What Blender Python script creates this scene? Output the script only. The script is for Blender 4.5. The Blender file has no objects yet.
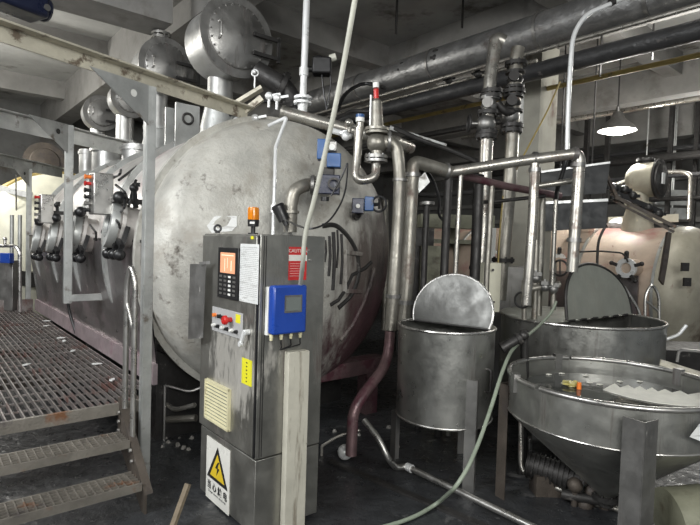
import bpy, math, random
from mathutils import Vector as V, Matrix
random.seed(7)
PI=math.pi
sc=bpy.context.scene; COL=sc.collection
# ------------------------------------------------------------------ camera
f=526.0; pit=math.radians(-2.1); rol=math.radians(1.8)
F=V((0,math.cos(pit),math.sin(pit))); R0=V((1,0,0)); U0=R0.cross(F)
R=R0*math.cos(rol)+U0*math.sin(rol); U=U0*math.cos(rol)-R0*math.sin(rol)
CAM=V((0,0,1.7))
cd=bpy.data.cameras.new('camera'); co=bpy.data.objects.new('camera',cd); COL.objects.link(co)
cd.sensor_width=36; cd.lens=f/700*36; cd.clip_start=.05; cd.clip_end=200
m=Matrix((R,U,-F)).transposed().to_4x4(); m.translation=CAM; co.matrix_world=m
sc.camera=co
def ray(px,py): return F+R*((px-350)/f)+U*((262.5-py)/f)
def P(px,py,d): return CAM+ray(px,py)*d
def onz(px,py,z=0): v=ray(px,py); return CAM+v*((z-CAM.z)/v.z)
# machine-hall axes: D1 runs along the machines, D2 across them
A1=math.radians(140-90)
D1=V((-.6428,.7660,0)); D2=V((.7660,.6428,0)); Z=V((0,0,1))
def W(s,p,z=0): return D1*s+D2*p+Z*z
def onp(px,py,p): v=ray(px,py); return CAM+v*((p-CAM.dot(D2))/v.dot(D2))
def ons(px,py,s): v=ray(px,py); return CAM+v*((s-CAM.dot(D1))/v.dot(D1))
# ------------------------------------------------------------------ mesh builder
def perp(a):
    a=a.normalized(); b=Z if abs(a.z)<.9 else V((1,0,0))
    x=a.cross(b).normalized(); return x,a.cross(x).normalized()
class B:
    def __init__(s): s.v=[];s.f=[]
    def add(s,vs,fs):
        n=len(s.v); s.v+= [V(v) for v in vs]; s.f+=[tuple(i+n for i in q) for q in fs]; return s
    def box(s,c,h,ax=(D1,D2,Z)):
        vs=[c+ax[0]*(h[0]*i)+ax[1]*(h[1]*j)+ax[2]*(h[2]*k) for i in(-1,1) for j in(-1,1) for k in(-1,1)]
        return s.add(vs,[(0,1,3,2),(4,6,7,5),(0,4,5,1),(2,3,7,6),(0,2,6,4),(1,5,7,3)])
    def rng(s,s0,s1,p0,p1,z0,z1):
        return s.box(W((s0+s1)/2,(p0+p1)/2,(z0+z1)/2),(abs(s1-s0)/2,abs(p1-p0)/2,abs(z1-z0)/2))
    def bar(s,a,b,w,h,up=Z):
        d=(b-a); L=d.length; d=d.normalized(); x=d.cross(up).normalized(); y=x.cross(d).normalized()
        return s.box((a+b)/2,(L/2,w/2,h/2),(d,x,y))
    def lathe(s,prof,o,ax,seg=32,a0=0,a1=2*PI,ref=None):
        ax=ax.normalized(); x,y=perp(ax)
        if ref: x=(ref-ax*ref.dot(ax)).normalized(); y=ax.cross(x)
        full=abs(a1-a0-2*PI)<1e-6; n=seg if full else seg+1
        vs=[];
        for r,h in prof:
            for k in range(n):
                a=a0+(a1-a0)*k/seg; vs.append(o+ax*h+x*(r*math.cos(a))+y*(r*math.sin(a)))
        fs=[]
        for i in range(len(prof)-1):
            for k in range(seg):
                k2=(k+1)%n; fs.append((i*n+k,i*n+k2,(i+1)*n+k2,(i+1)*n+k))
        return s.add(vs,fs)
    def cyl(s,a,b,r,r2=None,seg=16):
        r2=r if r2 is None else r2; L=(b-a).length
        return s.lathe([(.0004,0),(r,0),(r2,L),(.0004,L)],a,b-a,seg)
    def flange(s,c,ax,r,t,seg=20,bolts=8):
        ax=ax.normalized(); s.cyl(c-ax*t/2,c+ax*t/2,r,seg=seg); x,y=perp(ax)
        for k in range(bolts):
            q=c+x*(.82*r*math.cos(k*2*PI/bolts))+y*(.82*r*math.sin(k*2*PI/bolts)); s.cyl(q-ax*(t*.9),q+ax*(t*.9),r*.09,seg=6)
        return s
    def tube(s,pts,r,seg=12,bend=0,closed=False,n=6):
        pts=[V(p) for p in pts]
        if bend and len(pts)>2:
            o=[pts[0]]
            for i in range(1,len(pts)-1):
                a=pts[i-1]-pts[i]; b=pts[i+1]-pts[i]; q=min(bend,a.length*.49,b.length*.49)
                A=pts[i]+a.normalized()*q; C=pts[i]+b.normalized()*q
                for k in range(n+1):
                    t=k/n; o.append(A*(1-t)**2+pts[i]*(2*t*(1-t))+C*t*t)
            o.append(pts[-1]); pts=o
        N=len(pts); vs=[];fs=[]; x=None
        for i in range(N):
            if closed: t=(pts[(i+1)%N]-pts[i-1]).normalized()
            else: t=(pts[min(i+1,N-1)]-pts[max(i-1,0)]).normalized()
            if x is None: x,_=perp(t)
            x=(x-t*x.dot(t)).normalized(); y=t.cross(x)
            for k in range(seg):
                a=2*PI*k/seg; vs.append(pts[i]+x*(r*math.cos(a))+y*(r*math.sin(a)))
        for i in range(N if closed else N-1):
            j=(i+1)%N
            for k in range(seg):
                k2=(k+1)%seg; fs.append((i*seg+k,i*seg+k2,j*seg+k2,j*seg+k))
        if not closed: fs.append(tuple(range(seg))[::-1]); fs.append(tuple((N-1)*seg+k for k in range(seg)))
        return s.add(vs,fs)
    def ring(s,c,ax,Rr,r,seg=12,n=48,a0=0,a1=2*PI,ref=None):
        ax=ax.normalized(); x,y=perp(ax)
        if ref: x=(ref-ax*ref.dot(ax)).normalized(); y=ax.cross(x)
        cl=abs(a1-a0-2*PI)<1e-6; m=n if cl else n+1
        return s.tube([c+x*(Rr*math.cos(a0+(a1-a0)*k/n))+y*(Rr*math.sin(a0+(a1-a0)*k/n)) for k in range(m)],r,seg,closed=cl)
    def prism(s,poly,th):
        n=len(poly); vs=list(poly)+[p+th for p in poly]
        return s.add(vs,[tuple(range(n)),tuple(range(2*n-1,n-1,-1))]+[(i,(i+1)%n,n+(i+1)%n,n+i) for i in range(n)])
    def ball(s,c,r,seg=20,sc=1,ax=Z):
        return s.lathe([(max(.0003,r*math.sin(PI*k/12)),-r*sc*math.cos(PI*k/12)) for k in range(13)],c,ax,seg)
ORG={}
def worg(o): return ORG.get(o.name,V((0,0,0))) if o else V((0,0,0))
import bmesh
def obj(name,b,mat,parent=None,org=None,bevel=0):
    if parent is None:
        if org is None:
            xs=[v.x for v in b.v]; ys=[v.y for v in b.v]; zs=[v.z for v in b.v]
            org=V(((min(xs)+max(xs))/2,(min(ys)+max(ys))/2,min(zs)))
        base=org
    else: base=worg(parent)
    me=bpy.data.meshes.new(name); me.from_pydata([tuple(v-base) for v in b.v],[],b.f)
    bm=bmesh.new(); bm.from_mesh(me); bmesh.ops.remove_doubles(bm,verts=bm.verts,dist=1e-5)
    bmesh.ops.recalc_face_normals(bm,faces=bm.faces); bm.to_mesh(me); bm.free()
    for p in me.polygons: p.use_smooth=True
    me.set_sharp_from_angle(angle=math.radians(32))
    me.materials.append(mat); o=bpy.data.objects.new(name,me); COL.objects.link(o)
    if parent is None: o.location=base
    else: o.parent=parent
    ORG[o.name]=base
    if bevel:
        md=o.modifiers.new('bevel','BEVEL'); md.width=bevel; md.segments=2; md.limit_method='ANGLE'; md.angle_limit=math.radians(40)
    return o
def tag(o,label,cat,group=None):
    o['label']=label; o['category']=cat
    if group: o['group']=group
    return o
def thing(name,label,cat,loc,group=None):
    o=bpy.data.objects.new(name,None); COL.objects.link(o); o.location=loc; o.empty_display_size=.1
    ORG[o.name]=V(loc); return tag(o,label,cat,group)
def struct(name,b,mat,org=None):
    o=obj(name,b,mat,None,org); o['kind']='structure'; return o
def text(name,s,size,o,rt,up,mat,parent,align='CENTER',bold=0):
    cu=bpy.data.curves.new(name,'FONT'); cu.body=s; cu.size=size; cu.align_x=align; cu.align_y='CENTER'; cu.extrude=.0004; cu.resolution_u=2; cu.offset=bold*size
    t=bpy.data.objects.new('tmp_text',cu); COL.objects.link(t)
    bpy.context.view_layer.update()
    me=bpy.data.meshes.new_from_object(t.evaluated_get(bpy.context.evaluated_depsgraph_get()))
    bpy.data.objects.remove(t)
    n=rt.cross(up); base=worg(parent)
    M=Matrix((rt,up,n)).transposed().to_4x4(); M.translation=o-base; me.transform(M)
    me.materials.clear(); me.materials.append(mat)
    q=bpy.data.objects.new(name,me); COL.objects.link(q); q.parent=parent; ORG[q.name]=base; return q
# ------------------------------------------------------------------ materials
def mat(name,col,metal=0,rough=.5,bump=None,stains=(),var=.12,vs=6,rv=.12,stretch=None,emit=None,spec=.5):
    m=bpy.data.materials.new(name); m.use_nodes=True; nt=m.node_tree; N=nt.nodes; L=nt.links
    bs=N['Principled BSDF']; bs.inputs['Metallic'].default_value=metal; bs.inputs['Specular IOR Level'].default_value=spec
    if emit:
        bs.inputs['Base Color'].default_value=(*col,1); bs.inputs['Emission Color'].default_value=(*col,1); bs.inputs['Emission Strength'].default_value=emit; return m
    tc=N.new('ShaderNodeTexCoord'); mp=N.new('ShaderNodeMapping'); L.new(tc.outputs['Object'],mp.inputs[0])
    if stretch: mp.inputs['Scale'].default_value=stretch
    def noise(sc_,det=5,src=mp,r=.6):
        n=N.new('ShaderNodeTexNoise'); n.inputs['Scale'].default_value=sc_; n.inputs['Detail'].default_value=det; n.inputs['Roughness'].default_value=r; L.new(src.outputs[0],n.inputs['Vector']); return n
    n1=noise(vs)
    rp=N.new('ShaderNodeMapRange'); rp.inputs['From Min'].default_value=.3; rp.inputs['From Max'].default_value=.7
    rp.inputs['To Min'].default_value=1-var*1.6; rp.inputs['To Max'].default_value=1+var; L.new(n1.outputs[0],rp.inputs[0])
    mx=N.new('ShaderNodeVectorMath'); mx.operation='SCALE'; mx.inputs[0].default_value=col; L.new(rp.outputs[0],mx.inputs['Scale'])
    cur=mx.outputs[0]; rr=N.new('ShaderNodeMapRange'); rr.inputs['To Min'].default_value=max(.03,rough-rv); rr.inputs['To Max'].default_value=min(1,rough+rv); rr.inputs['From Min'].default_value=.3; rr.inputs['From Max'].default_value=.7
    L.new(noise(vs*2.3).outputs[0],rr.inputs[0]); L.new(rr.outputs[0],bs.inputs['Roughness'])
    stm=None
    for st in stains:
        # (colour, scale, threshold, softness, (xyz stretch), region(centre,radius) or None, offset)
        c,s_,th,so,stre,reg=st[:6]
        mp2=N.new('ShaderNodeMapping'); L.new(tc.outputs['Object'],mp2.inputs[0]); mp2.inputs['Scale'].default_value=stre; mp2.inputs['Location'].default_value=(s_,th*9,3.1)
        q=noise(s_,6,mp2,.65); a=N.new('ShaderNodeMapRange'); a.inputs['From Min'].default_value=th; a.inputs['From Max'].default_value=th+so
        val=q.outputs[0]
        if reg:
            cen,rad=reg; ds=N.new('ShaderNodeVectorMath'); ds.operation='DISTANCE'; ds.inputs[1].default_value=cen; L.new(tc.outputs['Object'],ds.inputs[0])
            g=N.new('ShaderNodeMapRange'); g.inputs['From Min'].default_value=rad; g.inputs['From Max'].default_value=rad*.35; g.inputs['To Min'].default_value=-.5; g.inputs['To Max'].default_value=.28; g.clamp=True
            L.new(ds.outputs['Value'],g.inputs[0]); ad=N.new('ShaderNodeMath'); ad.operation='ADD'; L.new(val,ad.inputs[0]); L.new(g.outputs[0],ad.inputs[1]); val=ad.outputs[0]
        L.new(val,a.inputs[0])
        mi=N.new('ShaderNodeMix'); mi.data_type='RGBA'; L.new(a.outputs[0],mi.inputs[0]); L.new(cur,mi.inputs[6]); mi.inputs[7].default_value=(*c,1); cur=mi.outputs[2]
        if metal:
            sb=N.new('ShaderNodeMath'); sb.operation='MULTIPLY_ADD'; L.new(a.outputs[0],sb.inputs[0]); sb.inputs[1].default_value=-.55
            if stm is None: sb.inputs[2].default_value=metal
            else: L.new(stm,sb.inputs[2])
            sb.use_clamp=True; stm=sb.outputs[0]
    if stm is not None: L.new(stm,bs.inputs['Metallic'])
    L.new(cur,bs.inputs['Base Color'])
    if bump:
        bn=noise(bump[0],4); bb=N.new('ShaderNodeBump'); bb.inputs['Strength'].default_value=bump[1]; bb.inputs['Distance'].default_value=bump[2] if len(bump)>2 else .01
        L.new(bn.outputs[0],bb.inputs['Height']); L.new(bb.outputs[0],bs.inputs['Normal'])
    return m
U1=(1,1,1); VS=(3,3,.35)
DK=(.02,.017,.016); MAR=(.055,.02,.026); RUST=(.16,.07,.03)
M={}
VB=W(4.05,2.58,0)   # foot of vessel head, origin of the vessel thing
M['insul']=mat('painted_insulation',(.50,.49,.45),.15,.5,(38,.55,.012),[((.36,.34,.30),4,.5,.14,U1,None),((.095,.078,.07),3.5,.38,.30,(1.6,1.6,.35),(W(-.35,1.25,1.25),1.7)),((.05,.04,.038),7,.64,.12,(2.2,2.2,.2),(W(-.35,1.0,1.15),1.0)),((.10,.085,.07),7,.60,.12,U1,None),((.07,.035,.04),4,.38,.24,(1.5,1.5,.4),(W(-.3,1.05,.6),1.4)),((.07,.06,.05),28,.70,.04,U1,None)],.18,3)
M['shell']=mat('vessel_shell_paint',(.56,.535,.51),.25,.4,(14,.15,.01),[((.36,.27,.26),2.6,.53,.2,U1,None),((.12,.09,.08),9,.64,.08,U1,None)],.14,3)
M['shellpink']=mat('right_vessel_paint',(.50,.40,.32),.1,.5,(14,.2,.01),[((.42,.20,.18),1.3,.5,.15,U1,None),((.2,.1,.09),5,.62,.08,(2,2,.5),None)],.14,3)
M['cream']=mat('cream_vessel_paint',(.78,.76,.62),.05,.45,(14,.2,.01),[((.35,.3,.2),6,.64,.08,U1,None)],.1,3)
M['steel']=mat('brushed_steel',(.50,.49,.47),.9,.32,(90,.05),[((.2,.19,.17),5,.6,.12,VS,None)],.14,5)
M['drum']=mat('drum_steel',(.42,.42,.41),.75,.42,(60,.1),[((.2,.19,.17),5,.6,.12,VS,None)],.14,4)
M['kick']=mat('kick_plate_steel',(.46,.38,.40),.6,.4,(40,.08),[((.2,.12,.14),4,.56,.14,U1,None)],.14,4)
M['lid']=mat('lid_steel',(.115,.115,.11),.9,.42,(30,.1),[((.07,.07,.065),2.6,.5,.16,U1,None)],.16,4)
M['lidb']=mat('lid_matt_steel',(.33,.34,.30),.35,.5,(30,.1),[((.22,.22,.19),2.6,.5,.16,(2,2,.6),None)],.1,4)
M['steeldull']=mat('dull_steel_sheet',(.31,.305,.295),.85,.42,(60,.08),[((.10,.085,.08),4,.56,.16,VS,None),((.45,.44,.42),9,.67,.05,(2,2,.6),None)],.16,4)
M['panel']=mat('side_panel_steel',(.25,.235,.235),.85,.36,(40,.08),[((.2,.13,.15),1.8,.52,.2,(1,1,1.6),None),((.1,.08,.08),3,.5,.35,U1,None)],.12,3)
M['tank']=mat('tank_steel',(.37,.37,.35),.88,.36,(50,.1),[((.10,.09,.08),3,.58,.14,(4,4,.3),None),((.6,.58,.55),8,.7,.05,(3,3,.4),None)],.16,4)
M['tankc']=mat('mixing_tank_steel',(.37,.37,.345),.85,.38,(50,.1),[((.10,.09,.08),3,.6,.12,(4,4,.3),None),((.17,.05,.07),5,.66,.04,(5,5,.25),None)],.16,4)
M['dark']=mat('dark_iron',(.045,.043,.042),.5,.5,(40,.2),[((.14,.13,.12),9,.62,.1,U1,None)],.2,8)
M['black']=mat('black_plastic',(.012,.012,.013),0,.4,None,(),.1,8)
M['galv']=mat('galvanised_frame',(.44,.45,.44),.55,.45,(60,.15),[((.14,.12,.10),6,.58,.1,U1,None)],.15,5)
M['beampaint']=mat('cream_painted_beam',(.52,.49,.40),.15,.5,(60,.25),[((.14,.11,.08),7,.57,.08,U1,None)],.15,6)
M['deckbar']=mat('deck_grating',(.27,.245,.235),.7,.42,(60,.2),[((.12,.06,.05),4,.52,.12,U1,None),((.05,.045,.045),3,.6,.1,U1,None)],.18,5)
M['tread']=mat('tread_steel',(.26,.24,.21),.6,.5,(60,.3),[(RUST,4,.6,.1,U1,None),((.07,.06,.06),5,.58,.1,U1,None)],.18,5)
M['rust']=mat('rusty_steel',(.09,.075,.062),.4,.6,(60,.35),[((.04,.032,.03),5,.5,.15,U1,None),((.20,.13,.09),8,.66,.08,U1,None)],.2,6)
M['maroon']=mat('dye_stained_pipe',(.20,.13,.135),.55,.4,(40,.3),[((.08,.03,.04),5,.48,.1,U1,None),((.35,.3,.28),9,.66,.06,U1,None)],.2,6)
M['pipe']=mat('pipe_steel',(.40,.385,.35),.8,.33,(60,.15),[((.17,.13,.11),6,.55,.12,U1,None),((.08,.05,.05),10,.64,.08,U1,None)],.16,6)
M['oldpipe']=mat('weathered_pipe',(.30,.285,.25),.7,.42,(50,.3),[((.15,.11,.09),5,.58,.1,U1,None),((.5,.48,.44),9,.66,.06,U1,None)],.2,6)
M['duct']=mat('foil_duct_cladding',(.30,.30,.30),.75,.4,(7,.45,.04),[((.10,.09,.085),3,.56,.14,U1,None)],.16,4)
M['blackpipe']=mat('black_bitumen_pipe',(.05,.05,.052),.2,.45,(9,.6,.03),[((.16,.15,.14),5,.62,.1,U1,None)],.2,4)
M['concrete']=mat('painted_concrete',(.235,.23,.22),0,.8,(20,.15),[((.15,.14,.13),1.6,.56,.14,U1,None)],.12,2,spec=.2)
M['column']=mat('column_paint',(.34,.33,.285),0,.7,(20,.15),[((.16,.12,.10),2.4,.58,.12,(1,1,.5),None)],.12,2,spec=.3)
M['ceil']=mat('ceiling_slab_paint',(.36,.36,.35),0,.85,(12,.15),[((.30,.30,.29),2.5,.62,.06,(1,1,1),None),((.12,.11,.1),1.1,.55,.12,U1,None)],.12,1.5,spec=.2)
M['wall']=mat('hall_wall_paint',(.15,.15,.145),0,.85,(12,.15),[((.09,.08,.07),1.1,.55,.12,U1,None)],.14,1.5,spec=.2)
M['floor']=mat('wet_concrete_floor',(.036,.038,.041),0,.38,(9,.5,.03),[((.20,.195,.19),3.2,.6,.1,U1,None),((.018,.018,.02),1.5,.5,.1,U1,None)],.25,5,.2)
M['olive']=mat('olive_painted_pipe',(.22,.22,.16),.2,.5,(30,.3),[((.10,.09,.06),4,.55,.12,U1,None)],.15,4)
M['yellow']=mat('ochre_gas_pipe',(.38,.29,.10),.1,.5,(30,.2),[((.1,.08,.05),5,.58,.1,U1,None)],.15,4)
M['cab']=mat('cabinet_stainless',(.33,.325,.30),.85,.4,(70,.1),[((.13,.11,.10),3.5,.56,.12,(3,3,.4),None),((.42,.405,.37),11,.60,.16,(2,2,.6),(W(-.1,-.22,.95),.6))],.14,4)
M['trunk']=mat('old_cable_trunking',(.55,.53,.45),0,.55,(50,.2),[((.27,.24,.19),5,.56,.1,VS,None),((.2,.18,.14),14,.66,.04,U1,None)],.1,5)
M['ivory']=mat('ivory_plastic',(.62,.58,.38),0,.45,None,[((.35,.3,.2),7,.62,.1,U1,None)],.08,5)
M['white']=mat('white_plastic',(.75,.75,.72),0,.45,None,[((.4,.38,.34),8,.64,.1,U1,None)],.06,5)
M['paper']=mat('white_paper_film',(.70,.71,.70),0,.35,(12,.3),[((.48,.48,.47),30,.56,.04,(.4,.4,3),None)],.06,8)
M['sign']=mat('sign_white',(.72,.71,.66),0,.35,None,(),.04,5)
M['signy']=mat('sign_yellow',(.70,.50,.03),0,.35,None,(),.05,5)
M['labely']=mat('label_yellow',(.72,.68,.03),0,.4,None,(),.05,5)
M['signb']=mat('sign_black',(.02,.02,.02),0,.4,None,(),.04,5)
M['red']=mat('label_red',(.52,.03,.03),0,.4,None,(),.06,5)
M['redp']=mat('red_plastic',(.5,.02,.018),0,.3,None,(),.04,5)
M['green']=mat('green_plastic',(.02,.25,.08),0,.3,None,(),.04,5)
M['blue']=mat('blue_enamel',(.015,.06,.34),0,.32,(40,.05),[((.05,.08,.2),6,.64,.1,U1,None)],.08,5)
M['blue2']=mat('mid_blue_enamel',(.025,.09,.25),0,.4,(40,.1),[((.02,.03,.05),8,.58,.1,U1,None)],.12,5)
M['navy']=mat('navy_enamel',(.008,.012,.035),.1,.35,(40,.1),[((.12,.12,.13),9,.68,.05,U1,None)],.12,5)
M['lcd']=mat('lcd_grey',(.16,.18,.17),0,.2,None,(),.04,5)
M['screen']=mat('screen_glow',(.60,.27,.15),emit=.5)
M['screenline']=mat('screen_lines',(.9,.62,.48),emit=.6)
M['print']=mat('grey_print',(.38,.38,.38),0,.5,None,(),.04,5)
M['cream2']=mat('aged_cream_paint',(.40,.375,.30),.1,.5,(20,.2,.01),[((.16,.13,.10),2.2,.54,.14,U1,None),((.2,.11,.09),5,.64,.08,(2,2,.5),None)],.14,3)
M['amber']=mat('amber_lens',(.62,.20,.01),0,.22,None,(),.06,5)
M['hose']=mat('green_hose',(.26,.30,.235),0,.4,(60,.1),[((.13,.16,.11),7,.6,.1,U1,None)],.1,5)
M['conduit']=mat('grey_pvc_conduit',(.46,.46,.40),0,.45,(50,.15),[((.2,.19,.16),7,.56,.1,U1,None)],.1,5)
M['water']=mat('dark_liquid',(.05,.052,.048),0,.08,(5,.15,.02),(),.1,3,.03)
M['offwhite']=mat('white_patch',(.72,.71,.64),0,.7,(60,.6,.01),(),.08,8)
M['glass']=mat('dark_sight_glass',(.06,.065,.07),.1,.12,None,(),.05,5,.03)
M['grime']=mat('soft_debris',(.25,.24,.22),0,.8,None,(),.1,9)
M['orange']=mat('orange_plastic',(.75,.19,.03),0,.35,None,(),.05,5)
M['bagy']=mat('yellow_print_bag',(.50,.44,.16),0,.4,(30,.6,.02),[((.65,.62,.5),14,.54,.04,U1,None)],.1,9)
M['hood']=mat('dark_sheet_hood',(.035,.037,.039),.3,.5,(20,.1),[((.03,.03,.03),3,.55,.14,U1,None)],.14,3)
M['edge']=mat('pale_steel_edge',(.75,.76,.76),.3,.35,None,(),.05,5)
M['wood']=mat('old_timber',(.20,.16,.11),0,.7,(40,.4),(),.2,9)
M['lamp']=mat('lamp_glow',(1.0,.99,.93),emit=14)
# ------------------------------------------------------------------ setting
struct('floor',B().rng(-3,24,-10,22,-.2,0),M['floor'],V((0,0,0)))
CZ=5.5
struct('ceiling',B().rng(-3,24,-10,22,CZ,CZ+.2),M['ceil'],V((0,0,CZ)))
struct('wall_back',B().rng(18,18.3,-10,22,0,CZ),M['wall'])
struct('wall_right',B().rng(-3,18,17,17.3,0,CZ),M['wall'])
struct('wall_left',B().rng(-3,18,-8.3,-8,0,CZ),M['wall'])
n=1
for p in (-4.4,-.9,3.2,7.3,11.4,15.4):     # main beams along the machines
    struct('trim_%d'%n,B().rng(-2,18,p-.22,p+.22,CZ-.78,CZ),M['concrete']); n+=1
for s in (.2,3.9,7.6,11.3,15.0):     # cross beams
    struct('trim_%d'%n,B().rng(s-.15,s+.15,-8,17,CZ-.42,CZ+.01),M['concrete']); n+=1
struct('trim_%d'%n,B().rng(6.8,7.4,-3.5,2.6,CZ-1.05,CZ-.4),M['concrete']); n+=1
for cs,cp in ((4.45,7.3),(13.5,7.3)):
    struct('trim_%d'%n,B().rng(cs-.24,cs+.24,cp-.24,cp+.24,0,CZ-.5),M['column']); n+=1
# background wall bands and pale panels at the right
for z in (1.9,2.6,3.2,3.8,4.4):
    struct('trim_%d'%n,B().rng(-2,17,16.8,17,z,z+.14),M['concrete']); n+=1
# ------------------------------------------------------------------ dyeing vessel
VP,VZ,VR=2.58,1.55,1.20
S0=4.05; S1=9.0
ax=-D1
ves=thing('dyeing_vessel','large grey-white horizontal dyeing vessel with domed end, centre left of the hall','dyeing vessel',VB)
C0=W(S0,VP,VZ)
# shell
b=B(); b.lathe([(VR,.02),(VR,-(S1-S0))],C0,ax,96); b.lathe([(VR,-(S1-S0)),(VR*.97,-(S1-S0)-.12),(VR*.8,-(S1-S0)-.3),(.001,-(S1-S0)-.42)],C0,ax,96)
obj('shell',b,M['shell'],ves)
# domed head
pr=[]
for k in range(25):
    a=PI/2*k/24; pr.append((max(.0005,(VR+.015)*max(0,math.cos(a))**(2/2.35)),.02+.50*math.sin(a)**(2/2.35)))
b=B(); b.lathe([(VR+.015,-.12)]+pr,C0,ax,96)
obj('domed_head',b,M['insul'],ves)
# girth rings
b=B(); b.lathe([(VR-.01,-.03),(VR+.065,-.03),(VR+.065,.02),(VR-.01,.02)],W(S0+.10,VP,VZ),D1,96); obj('end_flange',b,M['insul'],ves)
for sr in (S0+1.0,S0+2.15,S0+3.3,S0+4.45):
    b=B(); b.lathe([(VR-.01,-.03),(VR+.05,-.03),(VR+.05,.03),(VR-.01,.03)],W(sr,VP,VZ),D1,96); obj('girth_ring',b,M['galv'],ves)
# side panel (follows the lower flank), kick plate
b=B(); pf=[(1.475,.62),(1.46,.8),(1.425,1.05),(1.385,1.3),(1.36,1.5),(1.36,1.66)]
vs=[];fs=[]
for (p,z) in pf:
    vs+= [W(S0+.0,p,z),W(S1,p,z)]
for (p,z) in pf[::-1]: vs+= [W(S0+.0,p+.012,z),W(S1,p+.012,z)]
for i in range(len(pf)*2-1): fs.append((2*i,2*i+1,2*i+3,2*i+2))
fs.append((2*(len(pf)*2-1),2*(len(pf)*2-1)+1,1,0))
b.add(vs,fs)
obj('side_panel',b,M['panel'],ves)
b=B(); b.rng(S0-.02,S1,1.44,1.474,.56,.72); obj('kick_plate',b,M['kick'],ves)
b=B(); b.rng(S0+.02,S1-.02,1.352,1.40,1.655,1.675); obj('panel_cap',b,M['dark'],ves)
for a_ in (5.05,6.2,7.35):
    b=B(); b.rng(a_-.012,a_+.012,1.345,1.357,1.32,1.64); obj('panel_seam',b,M['steeldull'],ves)
# saddles and skirt underneath
for s in (4.35,6.5,8.5):
    b=B(); b.prism([W(s,VP-1.0,0),W(s,VP+1.0,0),W(s,VP+1.0,.75),W(s,VP+.7,.62),W(s,VP,.36),W(s,VP-.7,.62),W(s,VP-1.0,.75)],D1*.14)
    obj('saddle',b,M['dark'],ves)
b=B(); b.rng(S0-.25,S0-.05,VP-.2,VP+1.15,.42,.56); b.rng(S0-.22,S0-.08,VP+.9,VP+1.05,0,.42); b.rng(S0-.22,S0-.08,VP-.2,VP-.05,0,.42)
obj('cradle_beam',b,M['maroon'],ves)
# lifting plate + fins on the dome right
def domept(px,py,out=0):
    # march a ray to the dome surface
    v=ray(px,py).normalized(); t=3.0
    for i in range(900):
        q=CAM+v*t; d=q-C0; h=d.dot(ax)-.02; rr=(d-ax*d.dot(ax)).length
        if h>=0: val=(rr/(VR+.015))**2.35+(h/.5)**2.35
        else: val=rr/(VR+.015)
        if val<=1: break
        t+=.004
    return q-v*out
for k,(x,y0,y1) in enumerate([(325,240,262),(329,236,276),(333,232,290),(337,230,268),(341,234,284)]):
    b=B(); b.tube([domept(x,y0),domept(x+1,(y0+y1)/2),domept(x-.5,y1)],.011+.004*(k%3),8); obj('tar_run',b,M['dark'],ves)
# kick/doubler pad on the dome, lifted insulation seam
for (xa,ya,xb_,yb_) in ((345,252,361,254),(345,254,345,292),(345,291,361,291)):
    b=B(); b.bar(domept(xa,ya),domept(xb_,yb_),.035,.05,up=ray(350,260).normalized()); obj('cover_frame',b,M['insul'],ves)
b=B(); b.tube([domept(x,y) for x,y in ((322,226),(335,224),(348,236),(357,252),(359,275),(352,295),(338,308))],.022,10,bend=.08); obj('cover_seam',b,M['dark'],ves)
b=B(); pts=[domept(x,y,.0) for x,y in ((371,262),(365,268),(352,275),(345,290),(338,300),(330,305))]
b.tube(pts,.018,8); obj('weld_seam',b,M['dark'],ves)
b=B(); b.tube([domept(x,y) for x,y in ((340,340),(352,325),(362,305),(370,285),(374,268))],.025,8); obj('weld_seam',b,M['insul'],ves)
b=B(); c1=domept(222,222); c2=domept(236,216); b.prism([domept(207,226),domept(215,216),domept(237,216),domept(237,226),domept(232,231),domept(212,233)],-F*.006); obj('worn_label',b,M['paper'],ves)
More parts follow.
